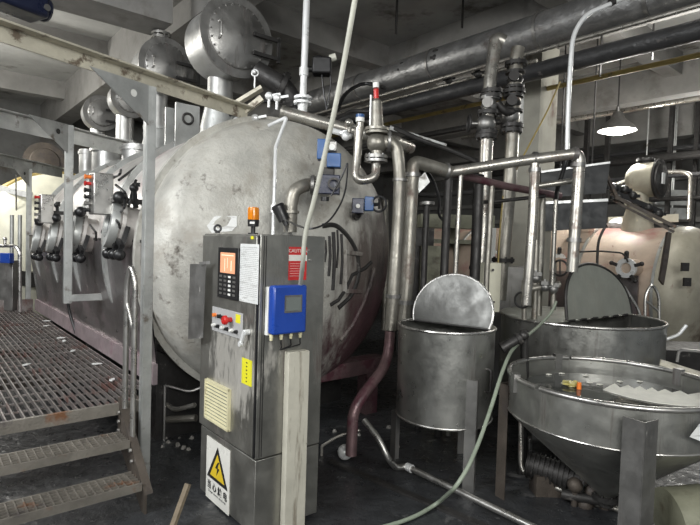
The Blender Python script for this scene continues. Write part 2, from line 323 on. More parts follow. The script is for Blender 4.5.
# nozzles and domes on top
def neck(px,py,r0,r1,r2,h1,h2,p=VP):
    """conical nozzle on the crown at the pixel position of its foot; returns s"""
    q=onp(px,py,p); s=q.dot(D1); zb=VZ+math.sqrt(max(.01,VR*VR-(p-VP)**2))-.12
    return s,zb
def drum_tower(lx,ly,lab,r,L,nr,hs=1.0,noff=.25,p=VP,cap=False,yaw=0,ld=None):
    lc=onp(lx,ly,p) if ld is None else P(lx,ly,ld)
    ax1=(D1*math.cos(yaw)+D2*math.sin(yaw)).normalized(); sd=ax1.cross(Z)
    c=lc+ax1*(L*.5+.03); zc=c.z; nb=c+ax1*noff; hr=(nb-W(0,VP,0)).dot(D2)
    base=V((nb.x,nb.y,VZ+math.sqrt(max(.1,VR*VR-hr*hr))-.10)); t=thing('reel_housing',lab,'reel housing',base,'round reel housings on top of the main vessel')
    b=B(); b.lathe([(nr*1.55,0),(nr*1.5,.25*hs),(nr*1.15,.48*hs),(nr*1.15,.50*hs),(nr*1.35,.50*hs),(nr*1.35,.54*hs),(nr,.54*hs)],base,Z,32); obj('base_cone',b,M['galv'],t)
    b=B(); b.cyl(base+Z*.5*hs,V((base.x,base.y,zc-r*.2)),nr,seg=28); obj('neck',b,M['drum'],t)
    b=B(); b.lathe([(.001,L*.5+.10),(r*.5,L*.5+.08),(r*.85,L*.5+.04),(r*.97,L*.5),(r,L*.44),(r,-L*.5)],c,ax1,48); obj('housing_shell',b,M['drum'],t)
    b=B(); b.lathe([(r,-L*.5),(r+.035,-L*.5),(r+.035,-L*.5-.03),(r*.86,-L*.5-.03)],c,ax1,48); obj('housing_rim',b,M['steeldull'],t)
    lid=B(); lc=c-ax1*(L*.5+.03)
    lid.lathe([(r*.86,0),(r*.86,-.02),(r*.8,-.035),(.001,-.07)],lc,ax1,48)
    for k in range(24):
        a=2*PI*k/24; q=lc+sd*(r*.83*math.cos(a))+Z*(r*.83*math.sin(a)); lid.cyl(q,q-ax1*.04,.010,seg=6)
    lo=obj('lid',lid,M['steeldull'],t)
    q=lc-ax1*.04-sd*(r*.62)
    b=B(); b.tube([q+Z*r*.22,q+Z*r*.22-ax1*.06,q-Z*r*.22-ax1*.06,q-Z*r*.22],.011,8,bend=.03); obj('handle',b,M['steel'],lo)
    b=B(); q=lc-ax1*.03+sd*(r*.9)
    for zz in (.05,-.14): b.bar(q+Z*zz-sd*.2-ax1*.05,q+Z*zz+sd*.12-ax1*.05,.03,.035)
    b.bar(q+Z*.09+sd*.1-ax1*.05,q-Z*.18+sd*.1-ax1*.05,.03,.03,up=ax1)
    obj('hinge_arm',b,M['dark'],t); s=base.dot(D1)
    if cap:
        b=B(); b.cyl(c+Z*r*.9,c+Z*(r+.08),r*.28,seg=20); b.flange(c+Z*(r+.09),Z,r*.38,.03); b.flange(c+Z*(r+.14),Z,r*.38,.03); obj('top_port',b,M['steel'],t)
    return t,s,c
t1,s1_,c1_=drum_tower(238,37,'biggest nearest steel reel housing with round bolted lid above the vessel crown',.375,.46,.135,noff=.12)
# plate bracket with a hole at the foot of the first tower
q=onp(187,140,VP-.5)
b=B(); s=q.dot(D1); b.rng(s-.01,s+.01,VP-.62,VP-.38,2.55,3.0); b.rng(s+.25,s+.27,VP-.62,VP-.38,2.5,3.0); obj('lug_plate',b,M['galv'],ves)
b=B(); b.ring(W(s-.012,VP-.5,2.86),D1,.05,.012); obj('lug_ring',b,M['dark'],ves)
b=B(); b.tube([c1_-D1*.3+D2*.2-Z*.3,c1_-D1*.55+D2*.45-Z*.5,c1_-D1*.55+D2*.62-Z*.95],.10,20,bend=.15); b.flange(c1_-D1*.48+D2*.40-Z*.46,(D2-Z*.5-D1*.4),.16,.05); b.flange(c1_-D1*.55+D2*.52-Z*.60,(D2*.6-Z),.16,.05)
obj('outlet_elbow',b,M['dark'],t1)
b=B(); q=P(255,73,5.0); b.ring(q,F,.03,.008,8,20); b.ball(q-F*.03,.018); b.cyl(q-Z*.03,q-Z*.14,.008); obj('gauge',b,M['edge'],t1)
t2,s2_,c2_=drum_tower(167,66,'reel housing with a small flanged port on top, second along the vessel',.33,.40,.13,cap=True,noff=.10)
t3,s3_,c3_=drum_tower(131,98,'third reel housing, dark and partly hidden behind the nearer frame beam',.26,.30,.13,noff=.1)
t4,s4_,c4_=drum_tower(102,113,'farthest small reel housing with handled lid, low at the left',.27,.30,.12,noff=.1)
for i_,(x,y0,y1,rr) in enumerate(((108,148,176,.20),(87,150,185,.11),(137,146,182,.17))):
    q=onp(x,y1,VP-.5); b=B(); b.cyl(V((q.x,q.y,2.2)),onp(x,y0,VP-.5),rr,seg=28); b.flange(onp(x,y0,VP-.5)-Z*.05,Z,rr*1.15,.03,bolts=0); obj('nozzle',b,M['drum'],ves)
# manways with sight glasses
def manway(px,py,r):
    c=onp(px,py,1.23); nrm=(-D2*.97+Z*.16+D1*.10).normalized()
    root=c-nrm*.26
    b=B(); b.cyl(root,c,r*.86,seg=28); b.flange(c-nrm*.06,nrm,r*1.02,.03,bolts=12); mo=obj('manway',b,M['shell'],ves)
    b=B(); b.lathe([(r*.55,0),(r*.6,.03),(r*.97,.03),(r,.01),(r,-.03)],c,nrm,36); obj('manway_ring',b,M['galv'],mo)
    b=B(); b.lathe([(.001,.006),(r*.56,.006)],c,nrm,28); obj('sight_glass',b,M['glass'],mo)
    b=B(); 
    for dd in (-.6,.25,1.0):
        k=c+D1*(-dd*r)-Z*(r*.95); b.bar(k+Z*r*.9-nrm*.07,k-Z*r*.25-D1*.04,.035,.035,up=nrm); b.ball(k-Z*r*.3-D1*.04,.045,12); b.bar(k+Z*r*.3,k+Z*r*.3-D1*r*.5-Z*.05,.03,.03,up=nrm)
    obj('clamp',b,M['black'],mo); b=B(); b.bar(c+Z*r*1.0-D1*r*.3,c+Z*r*1.05-D1*r*1.1,.05,.05); b.ball(c+Z*r*1.05-D1*r*1.1,.05,12)
    obj('lever',b,M['black'],mo)
for px,py,r in ((111,224,.19),(75,233,.19),(52,236,.19),(36,238,.19)): manway(px,py,r)
# small side fittings, brackets and cables near crown
for x,y in ((134,188),(105,232),(86,222),(57,205),(128,214)):
    q=onp(x,y,1.36); b=B(); b.ball(q,.035,12); b.bar(q,q-Z*.16-D1*.05,.03,.03,up=D2); b.bar(q+Z*.02,q+Z*.02-D1*.10,.03,.03)
    obj('lever_fitting',b,M['black'],ves)
b=B(); b.tube([onp(119,180,1.4),onp(135,168,1.7),onp(143,160,1.95),onp(150,158,2.0)],.012,8,bend=.1); b.tube([onp(122,240,1.33),onp(124,225,1.33),onp(130,200,1.35),onp(136,180,1.42)],.012,8,bend=.1)
obj('sensor_cable',b,M['black'],ves)
# vertical trim plate between ring and post + hooks
b=B(); b.tube([onp(66,287,1.36),onp(69,312,1.40),onp(77,336,1.46)],.016,8,bend=.2); tag(obj('black_cable',b,M['black']),'black cable hanging down the vessel side panel to the deck','cable')
# ------------------------------------------------------------------ second vessel beyond
v2=thing('dyeing_vessel','bright cream domed vessel end far left, beyond the deck','dyeing vessel',W(11.2,2.4,0))
b=B(); c2=W(11.3,2.25,1.45); b.lathe([(1.4,-3.5),(1.4,0)]+[(1.4*math.cos(PI/2*k/16)+.0006,.6*math.sin(PI/2*k/16)) for k in range(1,17)],c2,ax,72); obj('shell',b,M['cream'],v2)
b=B(); b.ring(c2,ax,1.41,.035,8,72); b.ring(c2+D1*.4,ax,1.41,.05,8,72); obj('girth_ring',b,M['yellow'],v2)
b=B(); b.rng(11.5,11.7,1.5,3.1,0,.45); b.rng(13.5,13.7,1.5,3.1,0,.45); obj('saddle',b,M['rust'],v2)
t=thing('reel_housing','dull grey round-faced reel housing at far left above the cream vessel','reel housing',W(11.5,2.3,2.7))
cc=P(43,163,11.6)
b=B(); b.lathe([(.001,.3),(.3,.28),(.38,.2),(.38,-.2)],cc,D1,36); obj('housing_shell',b,M['dark'],t)
b=B(); b.lathe([(.38,-.2),(.42,-.2),(.42,-.23),(.3,-.23),(.28,-.25),(.001,-.28)],cc,D1,36); obj('lid',b,M['rust'],t)
b=B(); b.cyl(cc-Z*.2,V((cc.x,cc.y,2.75)),.12); obj('neck',b,M['steel'],t)
# ------------------------------------------------------------------ deck, stairs, handrail
DZ=.55; DS=3.73
dk=thing('work_deck','steel grating work deck alongside the vessel','deck',W(DS,0,0))
b=B(); p=-2.6
while p<1.43:
    b.rng(DS+.03 if p<1.2 else S0-.05,S1+.1,p,p+.009,DZ-.03,DZ); p+=.05
s=DS+.04
while s<S1+.05: b.rng(s,s+.006,-2.6,1.43 if s>S0-.03 else 1.2,DZ-.028,DZ-.016); s+=.2
obj('grating',b,M['deckbar'],dk)
b=B(); b.rng(DS,DS+.03,-2.6,1.28,DZ-.075,DZ+.002); obj('edge_beam',b,M['tread'],dk)
b=B(); b.rng(DS,S1,1.25,1.29,DZ-.15,DZ-.02); obj('side_beam',b,M['rust'],dk)
b=B()
for s in (5.0,6.3,7.6,8.9): b.rng(s,s+.06,-2.6,1.25,DZ-.14,DZ-.035)
obj('cross_beam',b,M['rust'],dk)
b=B(); b.rng(S1+.1,S1+.12,-2.6,1.43,DZ-.05,DZ+.16); obj('toe_board',b,M['deckbar'],dk)
for s,p in ((DS+.05,1.22),(6.2,1.2),(8.7,1.2),(8.7,-2.4),(5.5,-2.4)):
    b=B(); b.rng(s,s+.07,p,p+.07,0,DZ-.08 if p<0 else DZ-.03); obj('leg',b,M['rust'],dk)
st=thing('metal_stairs','short steel stairs with grated treads climbing to the deck','stairs',W(3.3,.2,0))
def tread(s0,z):
    b=B(); s1=s0+.20; b.rng(s0,s0+.012,-1.4,1.10,z-.05,z); b.rng(s1,s1+.012,-1.4,1.10,z-.04,z)
    k=s0+.04
    while k<s1-.01: b.rng(k,k+.006,-1.4,1.10,z-.028,z); k+=.038
    k=-1.4
    while k<1.09: b.rng(s0+.01,s1,k,k+.007,z-.02,z+.001); k+=.043
    obj('tread',b,M['tread'],st)
tread(3.475,.375); tread(3.235,.185)
b=B(); b.prism([W(3.76,1.105,.57),W(3.76,1.105,.30),W(3.26,1.105,-.0),W(3.20,1.105,0),W(3.20,1.105,.12)],D2*.014)
b.prism([W(3.76,1.105,.57),W(3.20,1.105,.12),W(3.205,1.105,.135),W(3.765,1.105,.585)],D2*.05)
obj('stringer',b,M['rust'],st)
b=B()
for s,z in ((3.7,.50),(3.7,.44),(3.7,.38),(3.45,.32),(3.42,.26)): b.cyl(W(s,1.10,z),W(s,1.085,z),.012,seg=8)
obj('bolt',b,M['steel'],st)
# handrail loop
a_=onz(137,470,.05); 
q1=P(142,300,3.42); q2=P(125,300,3.72)
hr=[W(3.42,1.165,.18),W(3.42,1.165,1.42),W(3.56,1.165,1.56),W(3.76,1.165,1.42),W(3.76,1.165,.55)]
hr=[onz(132,478,.10)]
xb=hr[0]; yb=onz(125,408,DZ)
zt=1.50
hr=[xb,V((xb.x,xb.y,zt-.1)),(xb+yb)/2*1+Z*0,V((yb.x,yb.y,zt-.1)),yb]; hr[2]=V(((xb.x+yb.x)/2,(xb.y+yb.y)/2,zt+.02))
h_=thing('handrail','bent tubular steel handrail loop at the top of the stairs','handrail',yb)
b=B(); b.tube(hr,.019,14,bend=.13,n=8); obj('rail_loop',b,M['steel'],h_)
b=B(); b.tube([V((yb.x,yb.y,1.27)),V((xb.x,xb.y,1.05))],.014,12); obj('brace',b,M['steel'],h_)
# debris on deck
for i,(x,y) in enumerate(((46,326),(61,338),(64,341),(97,364),(112,380),(26,365),(47,321),(73,351))):
    q=onz(x,y,DZ+.002); a=random.random()*3; u=V((math.cos(a),math.sin(a),0)); w=V((-math.sin(a),math.cos(a),0))
    b=B(); b.prism([q+u*.045,q+w*.02,q-u*.03+w*.01,q-u*.04-w*.015,q-w*.022],Z*.008)
    tag(obj('paper_scrap',b,M['paper']),'small torn white scrap lying on the deck grating','paper scrap','white scraps on the deck')
# ------------------------------------------------------------------ gantry frames
def gantry(lab,post_px,post_d,zb,b0,b1,hh,ww,gl,matb,botpx=None,topz=None):
    fp=onp(68.5,260,1.13) if post_px[0]==68 else P(*post_px,post_d); q=V((fp.x,fp.y,zb))
    t=thing('gantry_frame',lab,'gantry frame',q,None)
    A,Bq=b0,b1
    d=(Bq-A).normalized(); side=d.cross(Z).normalized()
    b=B(); b.bar(A,Bq,.012,hh); b.bar(A+Z*(hh/2-.006)+side*ww/2,Bq+Z*(hh/2-.006)+side*ww/2,ww,.012)
    obj('beam',b,matb,t)
    zt=topz if topz else A.z-hh/2-.012
    b=B(); wv=.027
    b.box(V((q.x,q.y,(zb+zt)/2))+side*0,(wv,.006,(zt-zb)/2),(D2,D1,Z)); b.box(V((q.x,q.y,(zb+zt)/2))-D2*wv+D1*wv,(wv,.006,(zt-zb)/2),(D1,D2,Z)); b.box(V((q.x,q.y,(zb+zt)/2))+D2*wv+D1*wv,(wv,.006,(zt-zb)/2),(D1,D2,Z))
    obj('post',b,M['galv'],t)
    if post_px[0]==68: b=B(); b.bar(q+Z*.05,q+Z*.05+D2*.30,.05,.06); obj('wall_bracket',b,M['galv'],t)
    b=B(); T=V((q.x,q.y,zt))-d*.03; b.prism([T,T-d*gl,T-Z*gl*.62],side*.008)
    g=obj('gusset',b,M['galv'],t)
    b=B(); b.lathe([(.001,0),(.024,0)],T-d*gl*.28-Z*gl*.2+side*.014,side,20); b.lathe([(.001,0),(.024,0)],T-d*gl*.28-Z*gl*.2-side*.006,side,20); obj('bolt_hole',b,M['dark'] if post_d>4 else M['white'],g)
def zcut(px,py,z): return onz(px,py,z)
gantry('nearest overhead cream beam frame, its post beside the vessel dome',(148,300),3.62,0,zcut(-14,28,2.80),zcut(247,114,2.80),.10,.09,.42,M['beampaint'],topz=2.72)
gantry('middle overhead frame with pale beam and pierced triangular gusset plate',(68,260),6.25,1.06,zcut(-12,116,2.80),zcut(127,149,2.84),.17,.09,.42,M['galv'],topz=2.70)
gantry('farthest overhead frame, its gusset against the far-left cream vessel',(29,230),7.9,.56,zcut(-10,158,2.75),zcut(62,173,2.8),.17,.09,.42,M['galv'],topz=2.66)
b=B(); b.bar(P(-5,187,9.5),P(30,195,9.2),.1,.1); tag(obj('cross_rail',b,M['edge']),'pale horizontal rail at far left, in front of cream vessel','rail')
for x,d in ((17,9.0),):
    b=B(); b.cyl(onz(17,311,.2),P(16,175,d),.012); tag(obj('thin_rod',b,M['steel']),'thin vertical rod in front of the bright cream vessel','rod')
# navy motor top-left resting on near beam
q=P(17,13,2.85); q.z=2.945
t=thing('gear_motor','navy blue motor sitting on the near overhead beam, top left corner','motor',q-Z*.1)
dd=(zcut(247,112,2.8)-zcut(-14,20,2.8)).normalized(); sd=dd.cross(Z)
b=B(); b.box(q+dd*.0+Z*.02,(.13,.09,.075),(dd,sd,Z)); b.cyl(q+dd*.12+Z*.02,q+dd*.17+Z*.02,.068,seg=24); obj('body',b,M['navy'],t,bevel=.02)
b=B(); b.tube([q+Z*.09-dd*.05,q+Z*.14,q+Z*.115+dd*.08],.007,8,bend=.04); obj('lifting_eye',b,M['edge'],t)
b=B(); b.cyl(q+dd*.11+sd*.088,q+dd*.11+sd*.096,.018); obj('round_cap',b,M['steeldull'],t); b=B(); b.box(q-dd*.03+sd*.091+Z*.02,(.03,.003,.01),(dd,sd,Z)); obj('name_plate',b,M['steeldull'],t)
# ------------------------------------------------------------------ control boxes on the vessel flank
def cbox(lab,x0,y0,x1,y1,pl,nb):
    a=onp(x0,y0,pl); c=onp(x0,y1,pl); s1=a.dot(D1); s0=s1+.15; z1=a.z; z0=c.z; p1=ons(x1,y0,s1).dot(D2)
    o=W(s0,pl,z0); t=thing('control_box',lab,'control box',o)
    b=B(); b.rng(s1,s0,pl,p1,z0,z1); obj('box',b,M['steel'],t,bevel=.008)
    for k in range(nb):
        z=z0+(z1-z0)*(.1+.8*k/(nb-1)); cc=W(s0-.06,pl,z)
        b=B(); b.cyl(cc,cc-D2*.035,.014,seg=14); b.cyl(cc-D2*.035,cc-D2*.045,.019,seg=14)
        obj('button',b,[M['black'],M['steeldull'],M['black'],M['black'],M['redp'],M['orange']][k%6],t)
    b=B(); b.rng(s1+.03,s1+.07,p1-.02,p1+.5,z0+.1,z0+.14); obj('bracket',b,M['dark'],t)
cbox('nearer stainless push-button box above the biggest round manway',94,172,114,214,1.08,6)
cbox('farther darker push-button box between the two far gantry posts',41,194,54,223,1.08,5)
b=B(); 
for x0,y0,x1,y1 in ((116,185,128,200),(112,215,120,232),(113,178,121,170),(125,200,118,215),(90,225,96,240)):
    b=B(); b.tube([onp(x0,y0,1.25),onp((x0+x1)/2+3,(y0+y1)/2,1.2),onp(x1,y1,1.3)],.010,8,bend=.05); tag(obj('loose_cable',b,M['black']),'black cable looping around the nearer push-button box and round manway','cable','cables around the nearer push-button box')
# ------------------------------------------------------------------ control cabinet
CS,CP=2.562,1.498; CW,CDp,CH=.725,.45,1.735
cb=thing('control_cabinet','tall scuffed stainless electrical cabinet in front of the domed vessel','control cabinet',W(CS+CW/2,CP+CDp/2,0))
b=B(); b.rng(CS,CS+CW,CP,CP+CDp,.46,CH); obj('upper_body',b,M['cab'],cb,bevel=.004)
b=B(); b.rng(CS+.002,CS+CW-.002,CP+.002,CP+CDp-.002,.02,.452); obj('plinth',b,M['cab'],cb,bevel=.004)
b=B(); b.rng(CS+.016,CS+CW-.008,CP-.016,CP-.001,.475,CH-.012); dr=obj('door',b,M['cab'],cb,bevel=.003)
b=B(); b.rng(CS+.004,CS+.015,CP-.010,CP+.002,.47,CH-.01); obj('door_gap',b,M['black'],cb)
FP=CP-.017
def onface(x0,y0,x1,y1):  # left-top and right-bottom pixels on the door -> s (left,right), z
    a=onp(x0,y0,FP); c=onp(x1,y1,FP); return a.dot(D1),c.dot(D1),a.z,c.z
s0,s1,z1,z0=onface(220,247,239,301)
zt=onp(220,247,FP).z; zb_=onp(221,297,FP).z
b=B(); b.rng(s1,s0,FP-.012,FP,zb_,zt); kp=obj('keypad_panel',b,M['black'],dr,bevel=.003)
w=s0-s1; hgt=zt-zb_
b=B(); b.rng(s1+w*.14,s0-w*.14,FP-.0135,FP-.012,zt-hgt*.50,zt-hgt*.10); obj('screen',b,M['screen'],dr)
b=B(); cs_=(s0+s1)/2
b.rng(s1+w*.2,s0-w*.2,FP-.0142,FP-.0135,zt-hgt*.16,zt-hgt*.145); b.rng(cs_-.002,cs_+.002,FP-.0142,FP-.0135,zt-hgt*.4,zt-hgt*.2); b.rng(s1+w*.3,s1+w*.33,FP-.0142,FP-.0135,zt-hgt*.45,zt-hgt*.25); b.rng(s0-w*.38,s0-w*.36,FP-.0142,FP-.0135,zt-hgt*.47,zt-hgt*.22)
obj('screen_line',b,M['screenline'],dr)
for r in range(5):
    for c in range(4):
        sx=s0-w*(.17+.22*c); zz=zt-hgt*(.57+.085*r); b=B(); b.rng(sx-w*.055,sx+w*.055,FP-.0145,FP-.012,zz-hgt*.02,zz+hgt*.02); obj('key',b,[M['steel'],M['steeldull'],M['white']][(r*3+c)%3],dr)
# paper sheet
a=onp(241,242,FP); c=onp(258,305,FP); b=B(); sL=a.dot(D1); sR=c.dot(D1)
b.rng(sR,sL,FP-.003,FP-.0005,onp(250,303,FP).z,onp(250,244,FP).z)
pp=obj('instruction_sheet',b,M['paper'],dr)
b=B()
zz=onp(250,248,FP).z
while zz>onp(250,298,FP).z:
    k=sL-.008
    while k>sR+.01:
        L_=random.uniform(.008,.022)
        b.rng(max(sR+.006,k-L_),k,FP-.0036,FP-.003,zz,zz+.003); k-=L_+.006
    zz-=.0105
obj('printed_text',b,M['print'],dr)
b=B(); b.rng(CS+.05,CS+.075,FP-.004,FP,CH-.03,CH-.012); obj('inspection_sticker',b,M['labely'],dr)
# button plate
zt=onp(213,306,FP).z; zb_=onp(213,330,FP).z; sL=onp(213,315,FP).dot(D1); sR=onp(243,330,FP).dot(D1)
b=B(); b.rng(sR,sL,FP-.006,FP,zb_,zt); obj('button_plate',b,M['print'],dr,bevel=.002)
w=sL-sR; h=zt-zb_
for fx,fz,r,mm in ((.13,.68,.012,'orange'),(.30,.68,.012,'black'),(.42,.68,.011,'black')):
    q=W(sL-w*fx,FP-.006,zb_+h*fz); b=B(); b.cyl(q,q-D2*.02,r,seg=14); obj('push_button',b,M[mm],dr)
for k in range(6):
    q=W(sL-w*(.10+.15*k),FP-.006,zb_+h*.25); b=B(); b.cyl(q,q-D2*.014,.0115,seg=14); b.cyl(q-D2*.014,q-D2*.022,.008,seg=12); obj('push_button',b,M['white' if k%2==0 else 'black'],dr)
q=W(sL-w*.66,FP-.006,zb_+h*.66)
b=B(); b.rng(sL-w*.94,sL-w*.80,FP-.0075,FP-.006,zb_+h*.60,zb_+h*.93); obj('warning_plate',b,M['labely'],dr)
b=B(); b.cyl(q-D2*.001,q-D2*.03,.015,seg=18); b.lathe([(.015,.03),(.028,.034),(.028,.048),(.022,.056),(.001,.058)],q,-D2,24); obj('emergency_stop',b,M['redp'],dr)
# lever handle
q=onp(249,332,FP); b=B(); b.cyl(q,q-D2*.03,.016,seg=16); b.bar(q-D2*.03+Z*.01,q-D2*.035+D1*.035-Z*.08,.022,.012,up=D2); b.cyl(q-D2*.028+D1*.03-Z*.07,q-D2*.045+D1*.03-Z*.07,.016,seg=14); obj('handle',b,M['edge'],dr)
# yellow vertical label
zt=onp(247,359,FP).z; zb_=onp(247,385,FP).z; sL=onp(242,370,FP).dot(D1); sR=onp(252,370,FP).dot(D1)
b=B(); b.rng(sR,sL,FP-.002,FP,zb_,zt); yl=obj('yellow_label',b,M['labely'],dr)
for k in range(6):
    b=B(); z=zt-(zt-zb_)*(.14+.145*k); b.rng((sL+sR)/2-.007,(sL+sR)/2+.007,FP-.003,FP-.002,z-.004,z+.003); obj('printed_mark',b,M['signb'],yl)
# vent grille
zt=onp(220,384,FP).z; zb_=onp(220,425,FP).z; sL=onp(207,400,FP).dot(D1); sR=onp(231,405,FP).dot(D1)
b=B(); b.rng(sR,sL,FP-.008,FP,zb_,zt); b.rng(sR,sL,FP-.02,FP-.008,zt-.012,zt);b.rng(sR,sL,FP-.02,FP-.008,zb_,zb_+.012); b.rng(sL-.014,sL,FP-.02,FP-.008,zb_,zt); b.rng(sR,sR+.014,FP-.02,FP-.008,zb_,zt)
gr=obj('fan_grille',b,M['ivory'],dr)
b=B()
for k in range(11):
    z=zb_+.016+(zt-zb_-.036)*k/10; b.box(W((sL+sR)/2,FP-.014,z),((sL-sR)/2-.014,.009,.0015),(D1,(D2+Z*.5).normalized(),(Z-D2*.5).normalized()))
obj('louvre',b,M['ivory'],gr)
b=B(); b.rng(sR+.016,sL-.016,FP-.0095,FP-.008,zb_+.014,zt-.014); obj('grille_recess',b,M['lcd'],gr)
# high-voltage sign on the plinth
GP=CP+.001
zt=onp(207,437,GP).z; zb_=onp(207,495,GP).z; sL=onp(207,460,GP).dot(D1); sR=onp(230,470,GP).dot(D1)
zt=(onp(208,436,GP).z+onp(230,450,GP).z)/2; zb_=(onp(206,495,GP).z+onp(228,515,GP).z)/2
b=B(); b.rng(sR,sL,GP-.004,GP,zb_,zt); sg=obj('hazard_sign',b,M['sign'],cb)
sm=(sL+sR)/2; w=sL-sR; H=zt-zb_
def sp(u,v,o): return W(sm-u*w,GP-o,zb_+v*H)    # u right, v up
def tri(v0,v1,hw,o,th,mm,nm):
    b=B(); b.prism([sp(-hw,v0,o),sp(hw,v0,o),sp(0,v1,o)],-D2*th); return obj(nm,b,mm,sg)
tri(.36,.93,.45,.004,.001,M['signb'],'warning_triangle'); tri(.415,.81,.31,.005,.0008,M['signy'],'yellow_triangle')
b=B(); b.prism([sp(.03,.70,.0058),sp(-.09,.58,.0058),sp(.0,.58,.0058),sp(-.03,.46,.0058),sp(.10,.60,.0058),sp(.02,.60,.0058),sp(.08,.70,.0058)],-D2*.0006); obj('lightning_bolt',b,M['signb'],sg)
for k_,ch_ in enumerate('当心触电'): text('sign_lettering',ch_,w*.175,sp(-.345+.23*k_,.235,.0045),-D1,Z,M['signb'],sg,bold=.035)
text('sign_lettering','Danger electric shock risk',w*.072,sp(0,.14,.0045),-D1,Z,M['signb'],sg)
# right-hand face (s=CS)
RS=CS-.0005
def rf(px,py): return ons(px,py,RS)
b=B(); 
for pz in (CP+.02,CP+.034): b.rng(RS-.003,RS,pz,pz+.004,.47,CH-.01)
obj('corner_fold',b,M['dark'],cb)
pA=rf(289,247).dot(D2); pB=rf(307,247).dot(D2); zt=rf(298,247).z; zb_=rf(298,280).z
b=B(); b.rng(RS-.0015,RS,pA,pB,zb_,zt); rl=obj('caution_label',b,M['red'],cb)
text('label_lettering','CAUTION',(pB-pA)*.235,W(RS-.002,(pA+pB)/2,zt-(zt-zb_)*.12),D2,Z,M['sign'],rl)
b=B(); b.rng(RS-.0022,RS-.0015,pA,pB,zt-(zt-zb_)*.42,zt-(zt-zb_)*.24); obj('white_band',b,M['sign'],rl)
b=B()
for k in range(6):
    z=zt-(zt-zb_)*(.5+.075*k); b.rng(RS-.0022,RS-.0015,pA+.008,pB-.01-.01*(k%3),z-.0008,z+.0008)
obj('printed_line',b,M['sign'],rl)
for x,y in ((307,250),(309,260)):
    q=rf(x,y); b=B(); b.cyl(q,q-(-D1)*-.02,.006,seg=10); obj('screw',b,M['steel'],cb)
# blue transmitter
pA=rf(265.5,290).dot(D2); pB=rf(300,290).dot(D2); zt=rf(287,284).z; zb_=rf(287,331).z
tr=thing('flow_transmitter','blue transmitter box with small display on the cabinet side','transmitter',W(RS,(pA+pB)/2,zb_))
b=B(); b.rng(RS-.03,RS,pA-.002,pB-.012,zb_-.01,zt-.01); obj('back_case',b,M['white'],tr,bevel=.004)
b=B(); b.rng(RS-.09,RS-.031,pA,pB-.01,zb_,zt-.0); fc=obj('front_case',b,M['blue'],tr,bevel=.012)
b=B(); b.rng(RS-.094,RS-.09,pA+(pB-pA)*.30,pA+(pB-pA)*.80,zb_+(zt-zb_)*.44,zb_+(zt-zb_)*.80); obj('display_bezel',b,M['steeldull'],fc)
b=B(); b.rng(RS-.096,RS-.094,pA+(pB-pA)*.34,pA+(pB-pA)*.76,zb_+(zt-zb_)*.48,zb_+(zt-zb_)*.76); obj('display',b,M['lcd'],fc)
for k in range(4):
    q=W(RS-.05,pA+.015+(pB-pA-.04)*k/3,zb_); b=B(); b.cyl(q,q-Z*.02,.0115,seg=12); b.cyl(q-Z*.02,q-Z*.035,.009,seg=12); obj('cable_gland',b,M['ivory'],tr)
b=B()
for k in (1,2,3):
    q=W(RS-.05,pA+.015+(pB-pA-.04)*k/3,zb_-.03); b.tube([q,q-Z*.03,q-Z*.05+D2*.02+D1*.02,W(RS-.025,pA+.09,zb_-.10)],.004,8,bend=.02)
obj('signal_cable',b,M['black'],tr)
# cable trunking
pA=rf(284,352).dot(D2); pB=rf(304,352).dot(D2); zt=rf(294,350).z
b=B(); b.rng(RS-.05,RS-.001,pA+.003,pB,0,zt); tk=tag(obj('cable_trunking',b,M['trunk'],bevel=.003),'dirty white vertical cable trunking on the cabinet side, below the blue box','cable trunking')
b=B(); b.rng(RS-.055,RS-.05,pA+.002,pB+.001,0,zt-.004); obj('cover_strip',b,M['trunk'],tk)
# side wing plate behind cabinet's left edge
a=P(190,264,3.32); c=P(204,340,3.32)
b=B(); b.prism([P(190,264,3.42),P(206,264,3.32),P(203,338,3.32),P(188,339,3.42)],D1*.02+D2*.01); b.prism([P(200,262,3.33),P(210,261,3.30),P(210,264,3.30),P(200,265,3.33)],D1*.01)
tag(obj('side_plate',b,M['steeldull']),'thin grey metal plate sticking out behind the cabinet left edge','plate')
# beacon, lifting eye
q=W(0,0,0)+V(onz(253,233,CH)); q=W(CS+.13,CP+.06,CH); 
def ontop(px,py): return onz(px,py,CH)
q=W(CS+.09,CP+.03,CH); q=V((P(253,235,3.1).x,P(253,235,3.1).y,CH))
bc=thing('warning_beacon','small amber beacon lamp on top of the cabinet','beacon',q)
b=B(); b.cyl(q,q+Z*.008,.03,seg=20); b.cyl(q,q+Z*.045,.013,seg=14); b.cyl(q+Z*.045,q+Z*.085,.032,.034,seg=24); obj('base',b,M['black'],bc)
b=B(); b.lathe([(.031,.085),(.032,.15),(.03,.158),(.001,.16)],q,Z,28)
for k in range(12): 
    a=2*PI*k/12; b.cyl(q+Z*.088+V((math.cos(a)*.0315,math.sin(a)*.0315,0)),q+Z*.15+V((math.cos(a)*.0315,math.sin(a)*.0315,0)),.002,seg=6)
obj('lens',b,M['amber'],bc)
b=B(); b.box(q-F*.034+Z*.065,(.014,.002,.006),(R0,F,Z)); obj('maker_label',b,M['white'],bc)
q=P(217.5,235,3.12); q.z=CH; b=B(); b.ring(q+Z*.028,-F,.019,.007,8,24); b.cyl(q,q+Z*.012,.014); tag(obj('lifting_eye',b,M['black']),'small black lifting eye on the cabinet top left','lifting eye')
